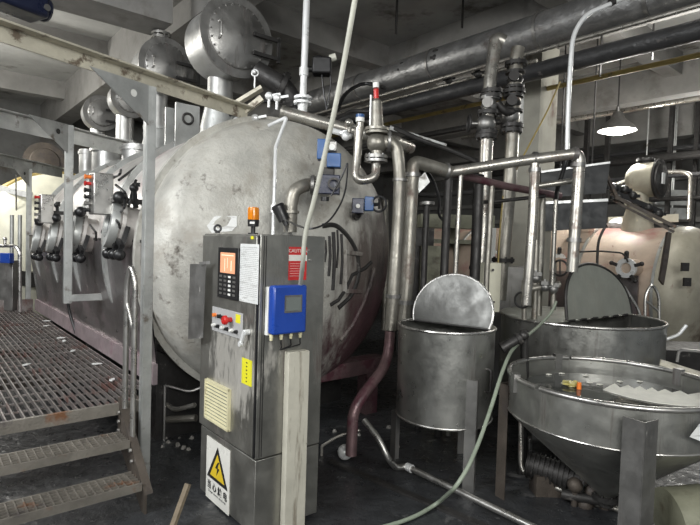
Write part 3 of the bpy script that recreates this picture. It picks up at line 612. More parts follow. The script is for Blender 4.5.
# conduit leaning across, with cable
b=B(); b.tube([P(357,-12,2.35),P(341,80,2.5),P(326,150,2.62),P(313,205,2.72),P(304.5,236,2.79),P(303,262,2.815),ons(300,288,CS-.045)],.0125,12,bend=.3)
tag(obj('pvc_conduit',b,M['conduit']),'slanting grey plastic conduit dropping from above to the blue box','conduit')
b=B(); b.tube([P(331,196,3.6),P(343,175,3.6),P(348,160,3.6),P(346,195,3.5),P(330,222,3.3),P(312,230,3.1),P(298,226,3.3),P(286,220,3.6)],.006,8,bend=.25)
tag(obj('thin_cable',b,M['black']),'thin black cable drooping across the dome from the blue actuator','cable')
# bent tube on the dome
b=B(); b.tube([P(268,126,4.15),P(287,117,4.15),P(275.5,147,4.1),P(275,175,4.05),P(273,236,4.0),P(272.5,262,3.95)],.014,10,bend=.03); b.cyl(P(274,205,4.03),P(273.7,213,4.02),.024)
tag(obj('instrument_tube',b,M['edge']),'thin bent steel tube rising up the front of the dome','tube')
# ------------------------------------------------------------------ dome fittings
q=domept(322,187)
dp=thing('elbow_pipe','stubby steel elbow pipe leaving the dome centre','pipe',q)
b=B(); b.tube([domept(322,184,-.03),P(305,185,3.95),P(294,190,3.9),P(291,205,3.9),P(290,232,3.92)],.05,18,bend=.09); b.flange(P(290.5,212,3.9),Z,.065,.02,bolts=0); obj('elbow',b,M['oldpipe'],dp)
b=B(); b.flange(P(313,185,4.0),R0,.075,.025); obj('flange',b,M['steeldull'],dp)
cq=P(281,213,3.85)
ct=thing('junction_head','black round sensor head on a short stem, right of the beacon','sensor',cq-Z*.1)
ax_=(R0*.5-Z).normalized()
b=B(); b.cyl(cq-ax_*.05,cq+ax_*.06,.05,.042,seg=20); b.cyl(cq-ax_*.065,cq-ax_*.05,.042,.053,seg=20); b.cyl(cq+ax_*.06,cq+ax_*.10,.02); obj('head',b,M['black'],ct)
b=B(); b.tube([cq+ax_*.09,P(287,230,3.88),P(292,236,3.9)],.014,8); obj('stem',b,M['steel'],ct)
# blue actuator valve
aq=P(328,160,3.85)
at=thing('valve_actuator','tall blue valve actuator mounted on the dome, upper right','actuator',aq-Z*.3)
def pb(x,y,w,h,dp_,d,mm,nm,par,bev=.006):
    c=P(x,y,d); hw=w/2*d/f; hh=h/2*d/f; b=B(); b.box(c,(hw,dp_/2,hh),(R0,V((0,1,0)),Z)); return obj(nm,b,mm,par,bevel=bev)
pb(322,150,9,20,.10,3.84,M['blue2'],'gear_case',at)
pb(334,161,14,14,.10,3.82,M['blue2'],'motor_case',at)
pb(331,147,12,10,.08,3.86,M['steeldull'],'limit_switch',at)
b=B(); b.cyl(P(332,147,3.79),P(332,147,3.85),.022); obj('dial',b,M['white'],at)
pb(329,172,11,8,.07,3.86,M['dark'],'coupling',at)
pb(329,185,22,19,.11,3.86,M['navy'],'valve_body',at)
b=B(); c=P(334,184,3.78); b.lathe([(.03,0),(.045,0),(.045,.02),(.03,.02)],c,-F,24); obj('cap',b,M['dark'],at)
b=B(); c=P(325,197,3.86); b.cyl(c,c-Z*.03,.03); obj('outlet',b,M['black'],at)
b=B(); b.tube([P(329,186,3.9),domept(329,190,-.1)],.04,12); obj('stub',b,M['steeldull'],at)
# small twin blue solenoids at right of dome
aq=P(365,205,4.5)
at=thing('solenoid_pair','two small blue motors with black handwheel at the dome right edge','motor',aq-Z*.1)
pb(358,206,12,15,.1,4.48,M['navy'],'motor',at); pb(369,204,9,14,.1,4.46,M['blue2'],'motor',at)
b=B(); b.ring(P(379,204,4.42),(F+R0*.5),.065,.010,8,28); b.bar(P(379,199,4.42),P(379,209,4.42),.01,.01); b.cyl(P(379,204,4.4),P(372,205,4.46),.016); obj('handwheel',b,M['black'],at)
b=B(); b.cyl(P(358,206,4.43),P(358,206,4.41),.018); obj('end_cap',b,M['white'],at)
b=B(); b.tube([P(358,207,4.5),P(358,215,4.55),domept(356,218,-.05)],.03,10); obj('stub',b,M['dark'],at)
# safety valve
d=4.35
sv=thing('safety_valve','spring safety valve with a red cap above the dome right shoulder','safety valve',P(377,165,d))
b=B(); b.cyl(P(377,127,d),P(376.5,102,d),.055,.045,seg=20); b.cyl(P(376.5,102,d),P(376.4,99,d),.045,.025,seg=20); obj('bonnet',b,M['oldpipe'],sv)
b=B(); b.cyl(P(376.4,100,d),P(376,84,d),.022,seg=14); obj('spindle',b,M['redp'],sv)
b=B(); b.cyl(P(376,88,d-.03),P(376,83,d-.03),.026,seg=14); obj('cap',b,M['white'],sv)
b=B(); b.flange(P(377,129.5,d),Z,.10,.022); b.flange(P(377,133,d),Z,.10,.018,bolts=0); obj('bonnet_flange',b,M['oldpipe'],sv)
b=B(); b.ball(P(377,143,d),.085,24); b.cyl(P(377,143,d),P(377,158,d),.05); b.tube([P(378,143,d),P(390,142,d)],.06,16); obj('body',b,M['oldpipe'],sv)
b=B(); b.flange(P(376,157,d),Z,.095,.025); b.flange(P(376,161,d),Z,.095,.02,bolts=0); obj('inlet_flange',b,M['steeldull'],sv)
b=B(); b.flange(P(389,141.5,d),R0,.09,.02); obj('outlet_flange',b,M['steeldull'],sv)
b=B(); b.tube([P(376,162,d),P(376,178,d-.02),P(355,182,d-.04),P(357,160,d),P(359,128,d)],.036,16,bend=.09); obj('inlet_bend',b,M['pipe'],sv)
b=B(); b.tube([P(371,95,d-.02),P(370,126,d-.02)],.008,8); obj('lever_rod',b,M['edge'],sv)
q=P(360,122,d); gt=thing('pressure_sensor','small sensor with a blue and white cap left of the safety valve','sensor',q-Z*.05)
b=B(); b.cyl(q-Z*.06,q,.03); b.cyl(q-Z*.02,q,.02,.034); obj('body',b,M['pipe'],gt)
b=B(); b.cyl(q,q+Z*.035,.036,seg=20); obj('white_band',b,M['white'],gt)
b=B(); b.cyl(q+Z*.035,q+Z*.06,.036,seg=20); obj('blue_cap',b,M['blue2'],gt)
b=B(); b.tube([q-Z*.05,P(350,125,d-.02),P(349,132,d-.02)],.018,10,bend=.03); b.ball(P(349,123,d-.03),.035,12); obj('side_tap',b,M['pipe'],gt)
# overflow pipe from safety valve down: steel then dye stained
b=B(); b.tube([P(390,141,d),P(397,148,d),P(400,175,d),P(397,240,d),P(393,300,d),P(390,330,d)],.05,18,bend=.18); ow=tag(obj('vent_pipe',b,M['oldpipe']),'curved steel pipe from the safety valve dropping down past the dome','pipe')
b=B(); b.flange(P(400,180,d),Z,.062,.02,bolts=0); obj('collar',b,M['steeldull'],ow); b=B(); b.flange(P(393.5,296,d),Z,.065,.03,bolts=0); obj('collar',b,M['steeldull'],ow)
b=B(); b.tube([P(390,331,d),P(389,350,d),P(384,368,d-.08),P(362,396,d-.3),P(353,412,d-.35),P(352,436,d-.35),P(351,455,d-.35)],.043,16,bend=.12); tag(obj('drain_pipe',b,M['maroon']),'dye-stained maroon pipe slanting to the floor below the dome','pipe')
# pipe along crown right: big grey line
b=B(); b.tube([P(283,112,4.75),P(398,143,4.7),P(410,148,4.9)],.055,18); b.cyl(P(281.5,111.5,4.75),P(284,112.2,4.75),.062); cr=tag(obj('header_pipe',b,M['pipe']),'horizontal steel header pipe crossing behind the dome crown','pipe')
b=B(); b.tube([P(330,130,4.5),P(352,136,4.5)],.025,10); b.ball(P(346,136,4.45),.04,12); b.bar(P(340,133,4.45),P(350,130,4.45),.02,.02); tag(obj('small_valve',b,M['edge']),'small pale ball valve between blue actuator and safety valve','valve')
# upright pipe with flanges top centre
d=4.9
b=B(); b.tube([P(307,-10,d),P(304.5,60,d),P(303,97,d)],.032,14); b.cyl(P(304,68,d),P(303.8,76,d),.042); vp=tag(obj('riser_pipe',b,M['edge']),'bright upright steel pipe from the ceiling to the crown flange','pipe')
b=B(); b.flange(P(303,98,d),Z,.085,.02); b.flange(P(302.6,103,d),Z,.085,.02); b.cyl(P(303,103,d),P(302,116,d),.045); obj('flange_pair',b,M['edge'],vp)
# dark box device
q=P(322,67,5.0); ft=thing('flood_lamp','small dark lamp housing with a pale side knob beside the upright pipe','lamp',q-Z*.1)
b=B(); b.box(q,(.09,.07,.075),(R0,F,Z)); b.cyl(q-R0*.06-Z*.02,q-R0*.20-Z*.03,.03); b.ball(q+Z*.06-R0*.03,.05,14); obj('housing',b,M['black'],ft,bevel=.015)
b=B(); b.cyl(q+R0*.07+Z*.08,q+R0*.13+Z*.10,.035); obj('knob',b,M['conduit'],ft)
b=B(); b.tube([q-Z*.07,P(324,95,5),P(327,110,5)],.008,8); b.tube([q-Z*.05+R0*.08,P(331,85,5),P(327,108,5)],.008,8); obj('lead',b,M['black'],ft)
# jumble of brackets near crown
b=B(); b.bar(P(232,106,4.75),P(262,88,4.75),.10,.03); b.bar(P(244,112,4.6),P(262,98,4.6),.05,.05); tag(obj('angle_bracket',b,M['beampaint']),'short cream angle bracket angled up beside the beam end','bracket')
for i,(x,y) in enumerate(((237,121),(255,118),(269,96),(277,98))):
    q=P(x,y,4.6); b=B(); b.ball(q,.035,10); b.bar(q,q+R0*.1+Z*.02,.02,.02); b.cyl(q,q-Z*.10,.012)
    tag(obj('ball_valve',b,M['edge']),'small pale ball valve on the crown of the domed vessel','valve','small ball valves on the vessel crown')
# ------------------------------------------------------------------ overhead services
def along(px,py,d,s0,s1,r,mm,name,lab,seg=24,cat='pipe',bends=0):
    q=P(px,py,d); a=q+D1*s0; c=q+D1*s1; b=B(); 
    b.tube([a+(c-a)*(k/12)+Z*(bends*math.sin(k*2.1)) for k in range(13)],r,seg)
    return tag(obj(name,b,mm),lab,cat)
du=along(550,29,6.7,-4,6.5,.235,M['duct'],'insulated_duct','thick foil-clad insulated duct running under the ceiling',32,'duct',.006)
for k,s in enumerate((-1.2,.1,1.9,3.6)):
    q=P(550,29,6.7)+D1*s; b=B(); b.lathe([(.236,-.02),(.25,-.02),(.25,.02),(.236,.02)],q,D1,32); obj('band',b,M['steeldull'],du)
along(640,45,6.0,-3,7.5,.11,M['blackpipe'],'insulated_pipe','black wrapped pipe just below the foil-clad duct',20,'pipe',.005)
along(636,23,5.75,-3,6.5,.028,M['pipe'],'service_pipe','thin bright pipe running between the foil duct and black pipe',10)
along(600,77,7.2,-3.5,7,.035,M['yellow'],'gas_pipe','ochre yellow pipe sloping across the upper right',12)
along(640,108,9.5,-3.5,4,.05,M['pipe'],'service_pipe','grey pipe behind the pendant lamp cord',12)
along(450,84,8.3,-1.5,5,.03,M['pipe'],'service_pipe','thin bright pipe along the lower edge of the foil duct, left of the column',10)
along(480,125,8.6,-1.0,5,.05,M['dark'],'service_pipe','dark low pipe behind the valve stacks',10)
for i,(pts,rr,mm,lab) in enumerate((
 (((395,128,6.5),(420,140,6.3),(450,150,6.4),(478,162,6.2),(484,160,5.95)),.03,'dark','dark pipe sagging behind the fat pipe elbow'),
 (((392,190,6.0),(430,196,6.0),(475,192,6.0)),.03,'dark','dark horizontal pipe behind the small tilted plate'),
 (((418,163,4.75),(432,176,4.85),(440,200,4.9),(438,215,4.85),(445,222,4.76)),.014,'black','black cable hanging behind the fat elbow'),
 (((399,148,4.5),(405,160,4.6),(398,190,4.55),(408,214,4.6)),.012,'black','black cable curling beside the vent pipe'),
 (((225,118,5.6),(248,104,5.6),(285,98,5.5),(300,108,5.4)),.02,'black','black hose lying across the crown behind the cream bracket'),
 (((300,116,5.0),(330,122,5.0),(352,110,5.2),(372,112,5.2)),.018,'dark','dark tube weaving behind the header pipe'))):
    b=B(); b.tube([P(*q) for q in pts],rr,10,bend=.15); tag(obj('background_pipe',b,M[mm]),lab,'pipe')
# hangers
for i,(x,y0,y1,d) in enumerate(((652,42,60,7.0),(396,22,34,8),(462,14,28,8),(600,60,76,7.1))):
    q=P(x,y1,d); b=B(); b.bar(q,V((q.x,q.y,CZ-.02)),.04,.012,up=D1); tag(obj('pipe_hanger',b,M['dark']),'thin dark hanger strap dropping from the ceiling to the pipes','hanger','pipe hangers under the ceiling')
def on_pipe(px,py,q,rr):
    v=ray(px,py).normalized(); n=v.cross(D1).normalized(); w_=q-CAM
    a,b_,c_=v.dot(v),v.dot(D1),1.0; d_,e_=v.dot(w_),D1.dot(w_)
    t=(c_*d_-b_*e_)/(a*c_-b_*b_); return CAM+v*(t-rr*.9)
QD=P(550,29,6.7); QB=P(640,45,6.0)
for i,(x,y,qq_,rr_,lab) in enumerate(((436,58,QD,.235,'black valve on the foil duct, nearest to the valve stacks but one'),(403,70,QD,.235,'black valve low on the foil duct, leftmost of three'),(449,80,QB,.11,'black valve on the black pipe left of the valve stacks'),(478,74,QB,.11,'black valve on the black pipe touching the bright riser'))):
    q=on_pipe(x,y,qq_,rr_); b=B(); b.ball(q,.06,12); b.bar(q-R0*.09,q+R0*.09+Z*.03,.03,.03); b.cyl(q,q+Z*.10,.02); b.ring(q+Z*.10,Z,.045,.012,6,16); b.bar(q,q+ray(x,y)*.12,.04,.04)
    tag(obj('small_valve',b,M['dark']),lab,'valve')
# cable loop under ducts centre
b=B(); b.tube([P(338,110,8),P(345,92,8.5),P(365,82,9),P(385,88,8.6)],.03,10,bend=.4); tag(obj('sagging_cable',b,M['black']),'dark cable curling over the left end of the duct','cable')
# conduit from top right bending down
b=B(); d=4.9; b.tube([P(650,-14,d),P(606,6,d),P(586,14,d),P(573,34,d),P(570,70,d),P(568,110,d),P(567,156,d)],.022,12,bend=.25); tag(obj('steel_conduit',b,M['edge']),'bright bent conduit curving down from the top right','conduit')
b=B(); b.cyl(P(610,3,d),P(614,1,d),.035); tag(obj('conduit_clip',b,M['dark']),'dark clip on the curved bright conduit','clip')
b=B(); b.tube([P(567,157,d),P(563,172,d),P(557,190,d),P(556,201,4.8)],.02,10,bend=.05); tag(obj('flexible_lead',b,M['black']),'black flexible lead continuing below the bright conduit','cable')
# pendant lamp
q=P(617,131,9.3); pl=thing('pendant_lamp','glowing round pendant lamp hanging at upper right','lamp',q)
b=B(); b.lathe([(.03,.34),(.08,.32),(.12,.22),(.25,.10),(.31,.02),(.315,0)],q,Z,40); b.cyl(q+Z*.34,q+Z*.42,.03); obj('shade',b,M['steeldull'],pl)
b=B(); b.lathe([(.001,-.05),(.15,-.045),(.25,-.01),(.295,.03)],q,Z,36); obj('bulb',b,M['lamp'],pl)
b=B(); b.cyl(q+Z*.4,V((q.x,q.y,CZ-.01)),.012); obj('cord',b,M['dark'],pl)
# ------------------------------------------------------------------ valve stacks in front of the column
def stack(lab,x,ys,d,rr,seq,mp_):
    t=thing('valve_stack',lab,'valve',P(x[-1],ys[-1],d))
    b=B(); b.tube([P(a,y,d) for a,y in zip(x,ys)],rr,16,bend=.05); obj('riser',b,mp_,t)
    for (px,py,kind) in seq:
        q=P(px,py,d); b=B()
        if kind=='f': b.flange(q,Z,rr*1.7,.04); obj('flange',b,M['dark'],t)
        elif kind=='g': b.ball(q,rr*1.5,14); b.cyl(q,q-R0*.18,.03); obj('body',b,M['steeldull'],t); b=B(); b.ring(q-R0*.19,R0,.09,.014,8,24); b.bar(q-R0*.19+Z*.08,q-R0*.19-Z*.08,.014,.014,up=R0); obj('handwheel',b,M['dark'],t)
        elif kind=='b': b.lathe([(rr*1.5,-.10),(rr*1.5,-.07),(rr*.9,-.06),(rr*1.25,0),(rr*.9,.06),(rr*1.5,.07),(rr*1.5,.10)],q,Z,18); b.cyl(q,q-F*.13-R0*.05,.04,seg=12); b.cyl(q-F*.12-R0*.05,q-F*.15-R0*.055,.06,seg=12); obj('body',b,M['steeldull'] if rr<.074 else M['dark'],t)
stack('left valve stack, bright pipe with a hand wheel, before the concrete column',(504,496,490,487,483,478),(42,38,80,130,230,300),5.9,.072,((492,92,'f'),(491,97,'f'),(489,106,'b'),(488,113,'f'),(486,124,'g'),(487,133,'f'),(486,137,'f'),(480,268,'f')),M['pipe'])
stack('right valve stack, black and grimy, before the concrete column',(518,516,513,510,505,500),(48,60,120,180,240,300),6.05,.075,((516,64,'f'),(515,80,'b'),(514,92,'f'),(513,104,'b'),(510,116,'g'),(512,126,'f'),(511,131,'f'),(503,260,'f')),M['oldpipe'])
b=B(); b.tube([P(497,103,5.9),P(505,112,5.9),P(515,112,6.0)],.045,12,bend=.1); tag(obj('bypass_pipe',b,M['dark']),'short dark crossover pipe joining the two valve stacks','pipe')
b=B(); b.bar(onp(522,55,7.04),onp(520,128,7.04),.10,.03,up=D2); tag(obj('white_cable_tray',b,M['white']),'pale narrow strip up the concrete column beside the valves','strip')
# ------------------------------------------------------------------ tubular pipe frame
d=4.55
def pipe(lab,pts,r,mm,name='pipe',cat='pipe',bend=.07,col=()):
    b=B(); b.tube([P(*p) for p in pts],r,16,bend=bend); o=tag(obj(name,b,mm),lab,cat)
    if col:
        for (x,y,dd,a) in col: b=B(); b.flange(P(x,y,dd),a,r*1.28,.035,bolts=0); obj('collar',b,M['steeldull'],o)
    return o
pipe('fat weathered upright pipe left of the round tank, elbowed at the top',((403,330,d),(407,280,d),(411,200,d),(413,161,d),(450,172,4.7)),.058,M['oldpipe'],col=((412,175,d,Z),(447,171,4.7,R0),(405,302,d,Z)))
pipe('steel pipe rail running from the fat elbow to the right corner, then down',((450,172,4.72),(520,161,4.62),(580,153,4.5),(577,200,4.5),(572,272,4.5)),.047,M['pipe'],col=((535,158.5,4.6,R0),(575,154,4.5,R0),(578,165,4.5,Z),(574,240,4.5,Z)))
pipe('brown rusty pipe running behind the rail to the lower right',((452,173,4.78),(505,186,5.0),(560,196,5.2)),.036,M['maroon'])
pipe('upright steel leg pipe hanging from the rail tee',((535,163,4.6),(533,215,4.6),(529,270,4.6),(526,305,4.6)),.042,M['pipe'],col=((535,170,4.6,Z),))
pipe('lower horizontal pipe between the two uprights at right',((531,187,4.75),(571,181,4.7)),.026,M['pipe'])
pipe('dark upright pipe just right of the fat pipe',((449,172,4.74),(446,230,4.74),(443,300,4.74),(437,470,4.74)),.038,M['dark'])
pipe('slim grey upright pipe behind the raised tank lid',((461,172,4.72),(457,240,4.72),(454,300,4.72),(447,470,4.74)),.022,M['pipe'],col=((458,222,4.8,Z),))
pipe('dark stout upright pipe beside the cream switch box',((479,175,4.95),(476,250,4.95),(473,310,4.95),(467,450,4.95)),.05,M['dark'])
pipe('slim dark upright pipe left of the yellow rod',((492,183,4.95),(489,240,4.95),(487,270,4.95),(480,450,4.95)),.026,M['oldpipe'])
pipe('thin yellow rod left of the column',((503,196,5.2),(500,230,5.2),(498,265,5.2)),.008,M['yellow'],name='rod',cat='rod')
pipe('slim upright pipe under the black lead',((556,200,4.8),(554,240,4.8),(552,285,4.8)),.02,M['pipe'])
pipe('grey upright pipe behind the rail leg',((543,190,5.2),(541,250,5.2),(539,300,5.2),(536,400,5.2)),.03,M['oldpipe'])
pipe('dark horizontal tie pipe across the uprights',((472,203,5.1),(500,201,5.1),(545,196,5.1)),.018,M['dark'])
pipe('slanting thin wire crossing the column',((560,82,6.5),(548,110,6.3),(516,170,6.0)),.010,M['yellow'],name='wire',cat='wire')
stub_=pipe('short dark stub pipe with pale cap beside the fat pipe',((427,203,4.9),(425,240,4.9),(424,268,4.9),(417,460,4.9)),.03,M['dark'],name='stub_pipe')
b=B(); b.cyl(P(427,202,4.9),P(427,205,4.9),.07); obj('cap',b,M['steeldull'],stub_)
pipe('dark pipe leaning behind the fat pipe, rusty at the foot',((385,200,5.2),(386,260,5.2),(384,330,5.2)),.03,M['oldpipe'])
# pale angled board top of frame left
b=B(); b.prism([P(417,180,4.62),P(425,172,4.62),P(430,182,4.62),P(419,193,4.62)],F*.03); tag(obj('tilted_plate',b,M['galv']),'small tilted pale plate behind the fat elbow','plate')
# cream switch box
a=P(487,287,5.15); sw=thing('switch_box','cream metal switch box mounted above the round tank lid','switch box',a-Z*.25)
b=B(); b.box(a,(.125,.05,.24),((R0+V((0,.15,0))).normalized(),V((0,1,0)),Z)); obj('box',b,M['cream'],sw,bevel=.006)
b=B(); b.cyl(P(493,270,5.09),P(493,270,5.06),.012); b.cyl(P(485,302,5.09),P(485,302,5.06),.01); b.cyl(P(494,302,5.09),P(494,302,5.06),.01); obj('screw',b,M['dark'],sw)
b=B(); b.tube([a-Z*.22,V((a.x,a.y,0))],.03,10); obj('post',b,M['rust'],sw)
# grey box behind
a=P(512,288,6.2); b=B(); b.box(V((a.x,a.y,.75)),(.26,.2,.74),(R0,V((0,1,0)),Z)); gb=tag(obj('grey_cabinet',b,M['steeldull'],bevel=.006),'plain dark grey cabinet behind the cream switch box','cabinet')
b=B(); b.box(P(413,290,6.4),(.2,.2,.75),(R0,V((0,1,0)),Z)); tag(obj('dark_cabinet',b,M['dark']),'dark upright casing between the fat pipe and slim uprights','cabinet')
a=P(430,290,6.2); b=B(); b.box(V((a.x,a.y,.85)),(.14,.12,.85),(R0,V((0,1,0)),Z)); tag(obj('grey_locker',b,M['olive'],bevel=.004),'narrow grey-green locker behind the slim upright pipes','locker')
# ------------------------------------------------------------------ tank A
def angle_leg(b,q,z0,z1,w,out,th=.006):
    o=out.normalized(); a=(o+V((-o.y,o.x,0))).normalized(); c=(o+V((o.y,-o.x,0))).normalized()
    h=(z1-z0)/2; m_=V((q.x,q.y,(z0+z1)/2))
    # apex outward
    b.box(m_-a*(w/2),(w/2,th/2,h),(a,c,Z)); b.box(m_-c*(w/2),(w/2,th/2,h),(c,a,Z)); return b
def half_disc(b,a,c,apex,th,n=24,ext=.0):
    m_=(a+c)/2; e=(c-a)/2; u=apex-m_
    pts=[m_+e*math.cos(PI-PI*k/n)*(1)+u*math.sin(PI-PI*k/n) for k in range(n+1)]
    nn=e.cross(u).normalized(); b.prism(pts,nn*th); return pts,nn
TA=V((.745,3.96,0)); RA=.358; ZA=1.10
ta=thing('round_tank','tall round stainless dosing tank with its half lid raised','tank',TA)
b=B(); b.lathe([(.0004,.40),(RA*.6,.40),(RA,.42),(RA,ZA),(RA-.008,ZA),(RA-.008,.43),(.0004,.43)],TA,Z,64); obj('shell',b,M['tank'],ta)
b=B(); b.ring(TA+Z*ZA,Z,RA,.011,10,64); obj('rim',b,M['steel'],ta)
b=B(); b.ring(TA+Z*.43,Z,RA,.006,8,64); obj('bottom_seam',b,M['steel'],ta)
for an in (-67,50,160):
    o=V((math.cos(math.radians(an)),math.sin(math.radians(an)),0)); b=B(); angle_leg(b,TA+o*(RA+.045),0,.78 if an==-67 else .40,.075,o); obj('leg',b,M['steeldull'],ta)
a=onz(414,320,ZA+.01); c=onz(489,329.5,ZA+.01)
mm=(a+c)/2; hd=(c-a).normalized(); bk=V((-hd.y,hd.x,0))
b=B(); apex=mm+Z*.375+bk*.10
e=(c-a)/2; u=(apex-mm); n_=28; r_=.9
pts=[]
for k in range(n_+1):
    t=-.32+(PI+.64)*k/n_; pts.append((math.cos(PI-t)/math.cos(.32),(math.sin(PI-t)+math.sin(.32))/(1+math.sin(.32))))
P3=[mm+e*x+u*y for x,y in pts]; nn=e.cross(u).normalized()
b.prism(P3,nn*.006); rl_=obj('raised_lid',b,M['lid'],ta)
b=B(); b.tube(P3,.009,8); obj('lid_edge',b,M['steel'],rl_)
b=B(); b.tube([a,c],.010,8); obj('hinge',b,M['dark'],rl_)
# fixed half lid (rear)
b=B(); n_=20; ang=math.atan2(hd.y,hd.x); q=TA+Z*(ZA+.004)
dlt=(mm-TA).dot(bk); th0=math.asin(max(-1,min(1,dlt/RA)))
pts=[q+hd*(RA*math.cos(th0+(PI-2*th0)*k/n_))+bk*(RA*math.sin(th0+(PI-2*th0)*k/n_)) for k in range(n_+1)]
b.prism(pts,Z*.004); obj('fixed_lid',b,M['steeldull'],ta)
b=B(); b.tube([P(483,385,3.6),P(484,366,3.6),P(497,360,3.7)],.008,8,bend=.03); 
b=B(); a=TA+V((math.sin(.75)*RA,-math.cos(.75)*RA,.78)); o=V((math.sin(.75),-math.cos(.75),0)); b.tube([a-Z*.1,a-Z*.1+o*.04,a+Z*.06+o*.04,a+Z*.06],.008,8,bend=.02); obj('side_handle',b,M['dark'],ta)
# ------------------------------------------------------------------ tank B
TB=V((2.33,5.28,0)); RB=.76; ZB=1.03
tb=thing('wide_round_tank','wide round stainless tank with half lid standing open, right background','tank',TB)
b=B(); b.lathe([(.0004,.3),(RB,.32),(RB,ZB),(RB-.01,ZB),(RB-.01,.4),(.0004,.4)],TB,Z,72); obj('shell',b,M['tank'],tb)
b=B(); b.ring(TB+Z*ZB,Z,RB,.014,10,72); obj('rim',b,M['steel'],tb)
for an in (-60,-130,60,130):
    o=V((math.cos(math.radians(an)),math.sin(math.radians(an)),0)); b=B(); b.cyl(TB+o*(RB-.1),TB+o*(RB-.1)+Z*.33,.04); obj('leg',b,M['rust'],tb)
a=onz(567,320.5,ZB+.02); c=onz(631,313.5,ZB+.02); hd=(c-a).normalized(); bk=V((-hd.y,hd.x,0)); mm=(a+c)/2
b=B(); n_=28; P3=[]
for k in range(n_+1):
    t=PI*k/n_; P3.append(mm-hd*(math.cos(t)*(c-a).length/2)+(Z*.52-hd*.14*(math.sin(t))+bk*.08)*math.sin(t)**.8)
nn=(c-a).cross(Z).normalized(); b.prism(P3,nn*.008); rl_=obj('raised_lid',b,M['lidb'],tb)
b=B(); b.tube(P3,.016,8); obj('lid_edge',b,M['dark'],rl_)
b=B()
for k in range(6):
    b.cyl(a+(c-a)*(k/6+.02)-Z*.005,a+(c-a)*(k/6+.10)-Z*.005,.014)
obj('hinge',b,M['dark'],rl_)
q=TB+Z*(ZB+.006); ax0=2.1
k_=(a-TB).dot(bk); t0=math.atan2(bk.y,bk.x); hw_=math.acos(max(-1,min(1,k_/RB)))
pts=[q+V((math.cos(t),math.sin(t),0))*RB for t in [t0-hw_+2*hw_*i_/40 for i_ in range(41)]]
b=B(); b.prism(pts,Z*.006); obj('fixed_lid',b,M['lidb'],tb)
b=B(); q=TB+V((RB*.93,-RB*.38,.93)); o=V((.93,-.38,0)); b.tube([q-Z*.05,q+o*.10,q+o*.16+Z*.10],.016,10,bend=.04); obj('spout',b,M['edge'],tb)
# ------------------------------------------------------------------ tank C
TC=V((1.722,3.385,0)); RC=.64; ZC=.86
tc=thing('conical_mixing_tank','broad open mixing tank with conical bottom, front right','tank',TC)
b=B(); b.lathe([(.05,.10),(.07,.13),(RC*.55,.37),(RC-.02,.60),(RC,.63),(RC,ZC),(RC-.01,ZC),(RC-.01,.63),(.0004,.2)],TC,Z,96); obj('shell',b,M['tankc'],tc)
b=B(); b.ring(TC+Z*.632,Z,RC+.002,.006,8,96); obj('cone_seam',b,M['steel'],tc)
b=B(); 
for a0,a1 in ((math.radians(207),math.radians(286)),(math.radians(290),math.radians(450)),(math.radians(92),math.radians(204))):
    b.ring(TC+Z*(ZC+.012),Z,RC-.002,.016,12,40,a0,a1,V((1,0,0)))
obj('rim_pipe',b,M['steel'],tc)
for px,py in ((569,361),(674,372),(543,377)):
    q=onz(px,py,ZC+.02); o=(q-TC); o.z=0; o=o.normalized(); t_=V((-o.y,o.x,0)); q=TC+o*RC+Z*(ZC-.03)
    b=B(); b.box(q+Z*.012,(.022,.028,.058),(o,t_,Z)) ; obj('rim_bracket',b,M['steeldull'],tc)
for i,q in enumerate((V((1.47,2.77,0)),V((1.155,3.53,0)),V((2.1,4.1,0)),V((2.5,3.2,0)))):
    o=(q-TC).normalized(); q=TC+o*(RC+.055); b=B(); 
    if i==0:
        ap=P(645,420,2.66); av=V((-.5,.866,0)); cv=V((.866,.5,0)); m_=V((ap.x,ap.y,.42)); LW=.115
        b.box(m_+av*(LW/2),(LW/2,.0035,.42),(av,cv,Z)); b.box(m_+cv*(LW/2),(LW/2,.0035,.42),(cv,av,Z))
    else: angle_leg(b,q,0,.78,.08,o)
    obj('leg',b,M['steeldull'] if i!=1 else M['rust'],tc)
b=B(); q=TC+Z*.10; b.flange(q,Z,.09,.03); b.cyl(q,q-Z*.06,.05); b.tube([q-Z*.04,q-R0*.25-Z*.04+V((0,.1,0))],.035,12); obj('outlet_valve',b,M['dark'],tc)
b=B(); b.lathe([(.001,0),(RC-.09,0)],TC+Z*.775,Z,64); lq=tag(obj('tank_liquid',b,M['water']),'dark still liquid filling the open mixing tank','liquid')
# thin off-white shape on the liquid with jagged edge
def onliq(x,y): return onz(x,y,.777)
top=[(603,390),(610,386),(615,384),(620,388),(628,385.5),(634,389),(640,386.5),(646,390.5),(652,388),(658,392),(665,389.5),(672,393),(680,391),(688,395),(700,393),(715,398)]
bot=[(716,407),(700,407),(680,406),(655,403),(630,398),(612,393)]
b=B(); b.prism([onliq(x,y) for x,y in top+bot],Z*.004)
tag(obj('white_patch',b,M['offwhite']),'white jagged patch on the tank liquid at right','patch')
for x,y in ((549,375),(562,374),(586,376),(590,383),(600,385),(620,382),(640,382),(570,383)):
    q=onliq(x,y)+Z*.002; b=B(); b.prism([q+V((.022,0,0)),q+V((0,.02,0)),q+V((-.022,.005,0)),q+V((-.01,-.018,0))],Z*.005)
    tag(obj('floating_scrap',b,M['offwhite']),'tiny white scrap floating on the mixing tank liquid','scrap','white scraps floating in the mixing tank')
q=onliq(572,386)
bg=thing('plastic_packet','crumpled yellow and white packet floating in the mixing tank','packet',q)
b=B(); b.lathe([(.0004,-.005)]+[(.045*math.sin(PI*k/10)*(1+.2*math.sin(k*3)),.035*(1-math.cos(PI*k/10))*.5) for k in range(1,10)]+[(.0004,.035)],q,Z,14)
for v in b.v: v.x=q.x+(v.x-q.x)*1.4+.008*math.sin(v.y*300); v.z+=.006*math.sin(v.x*170)
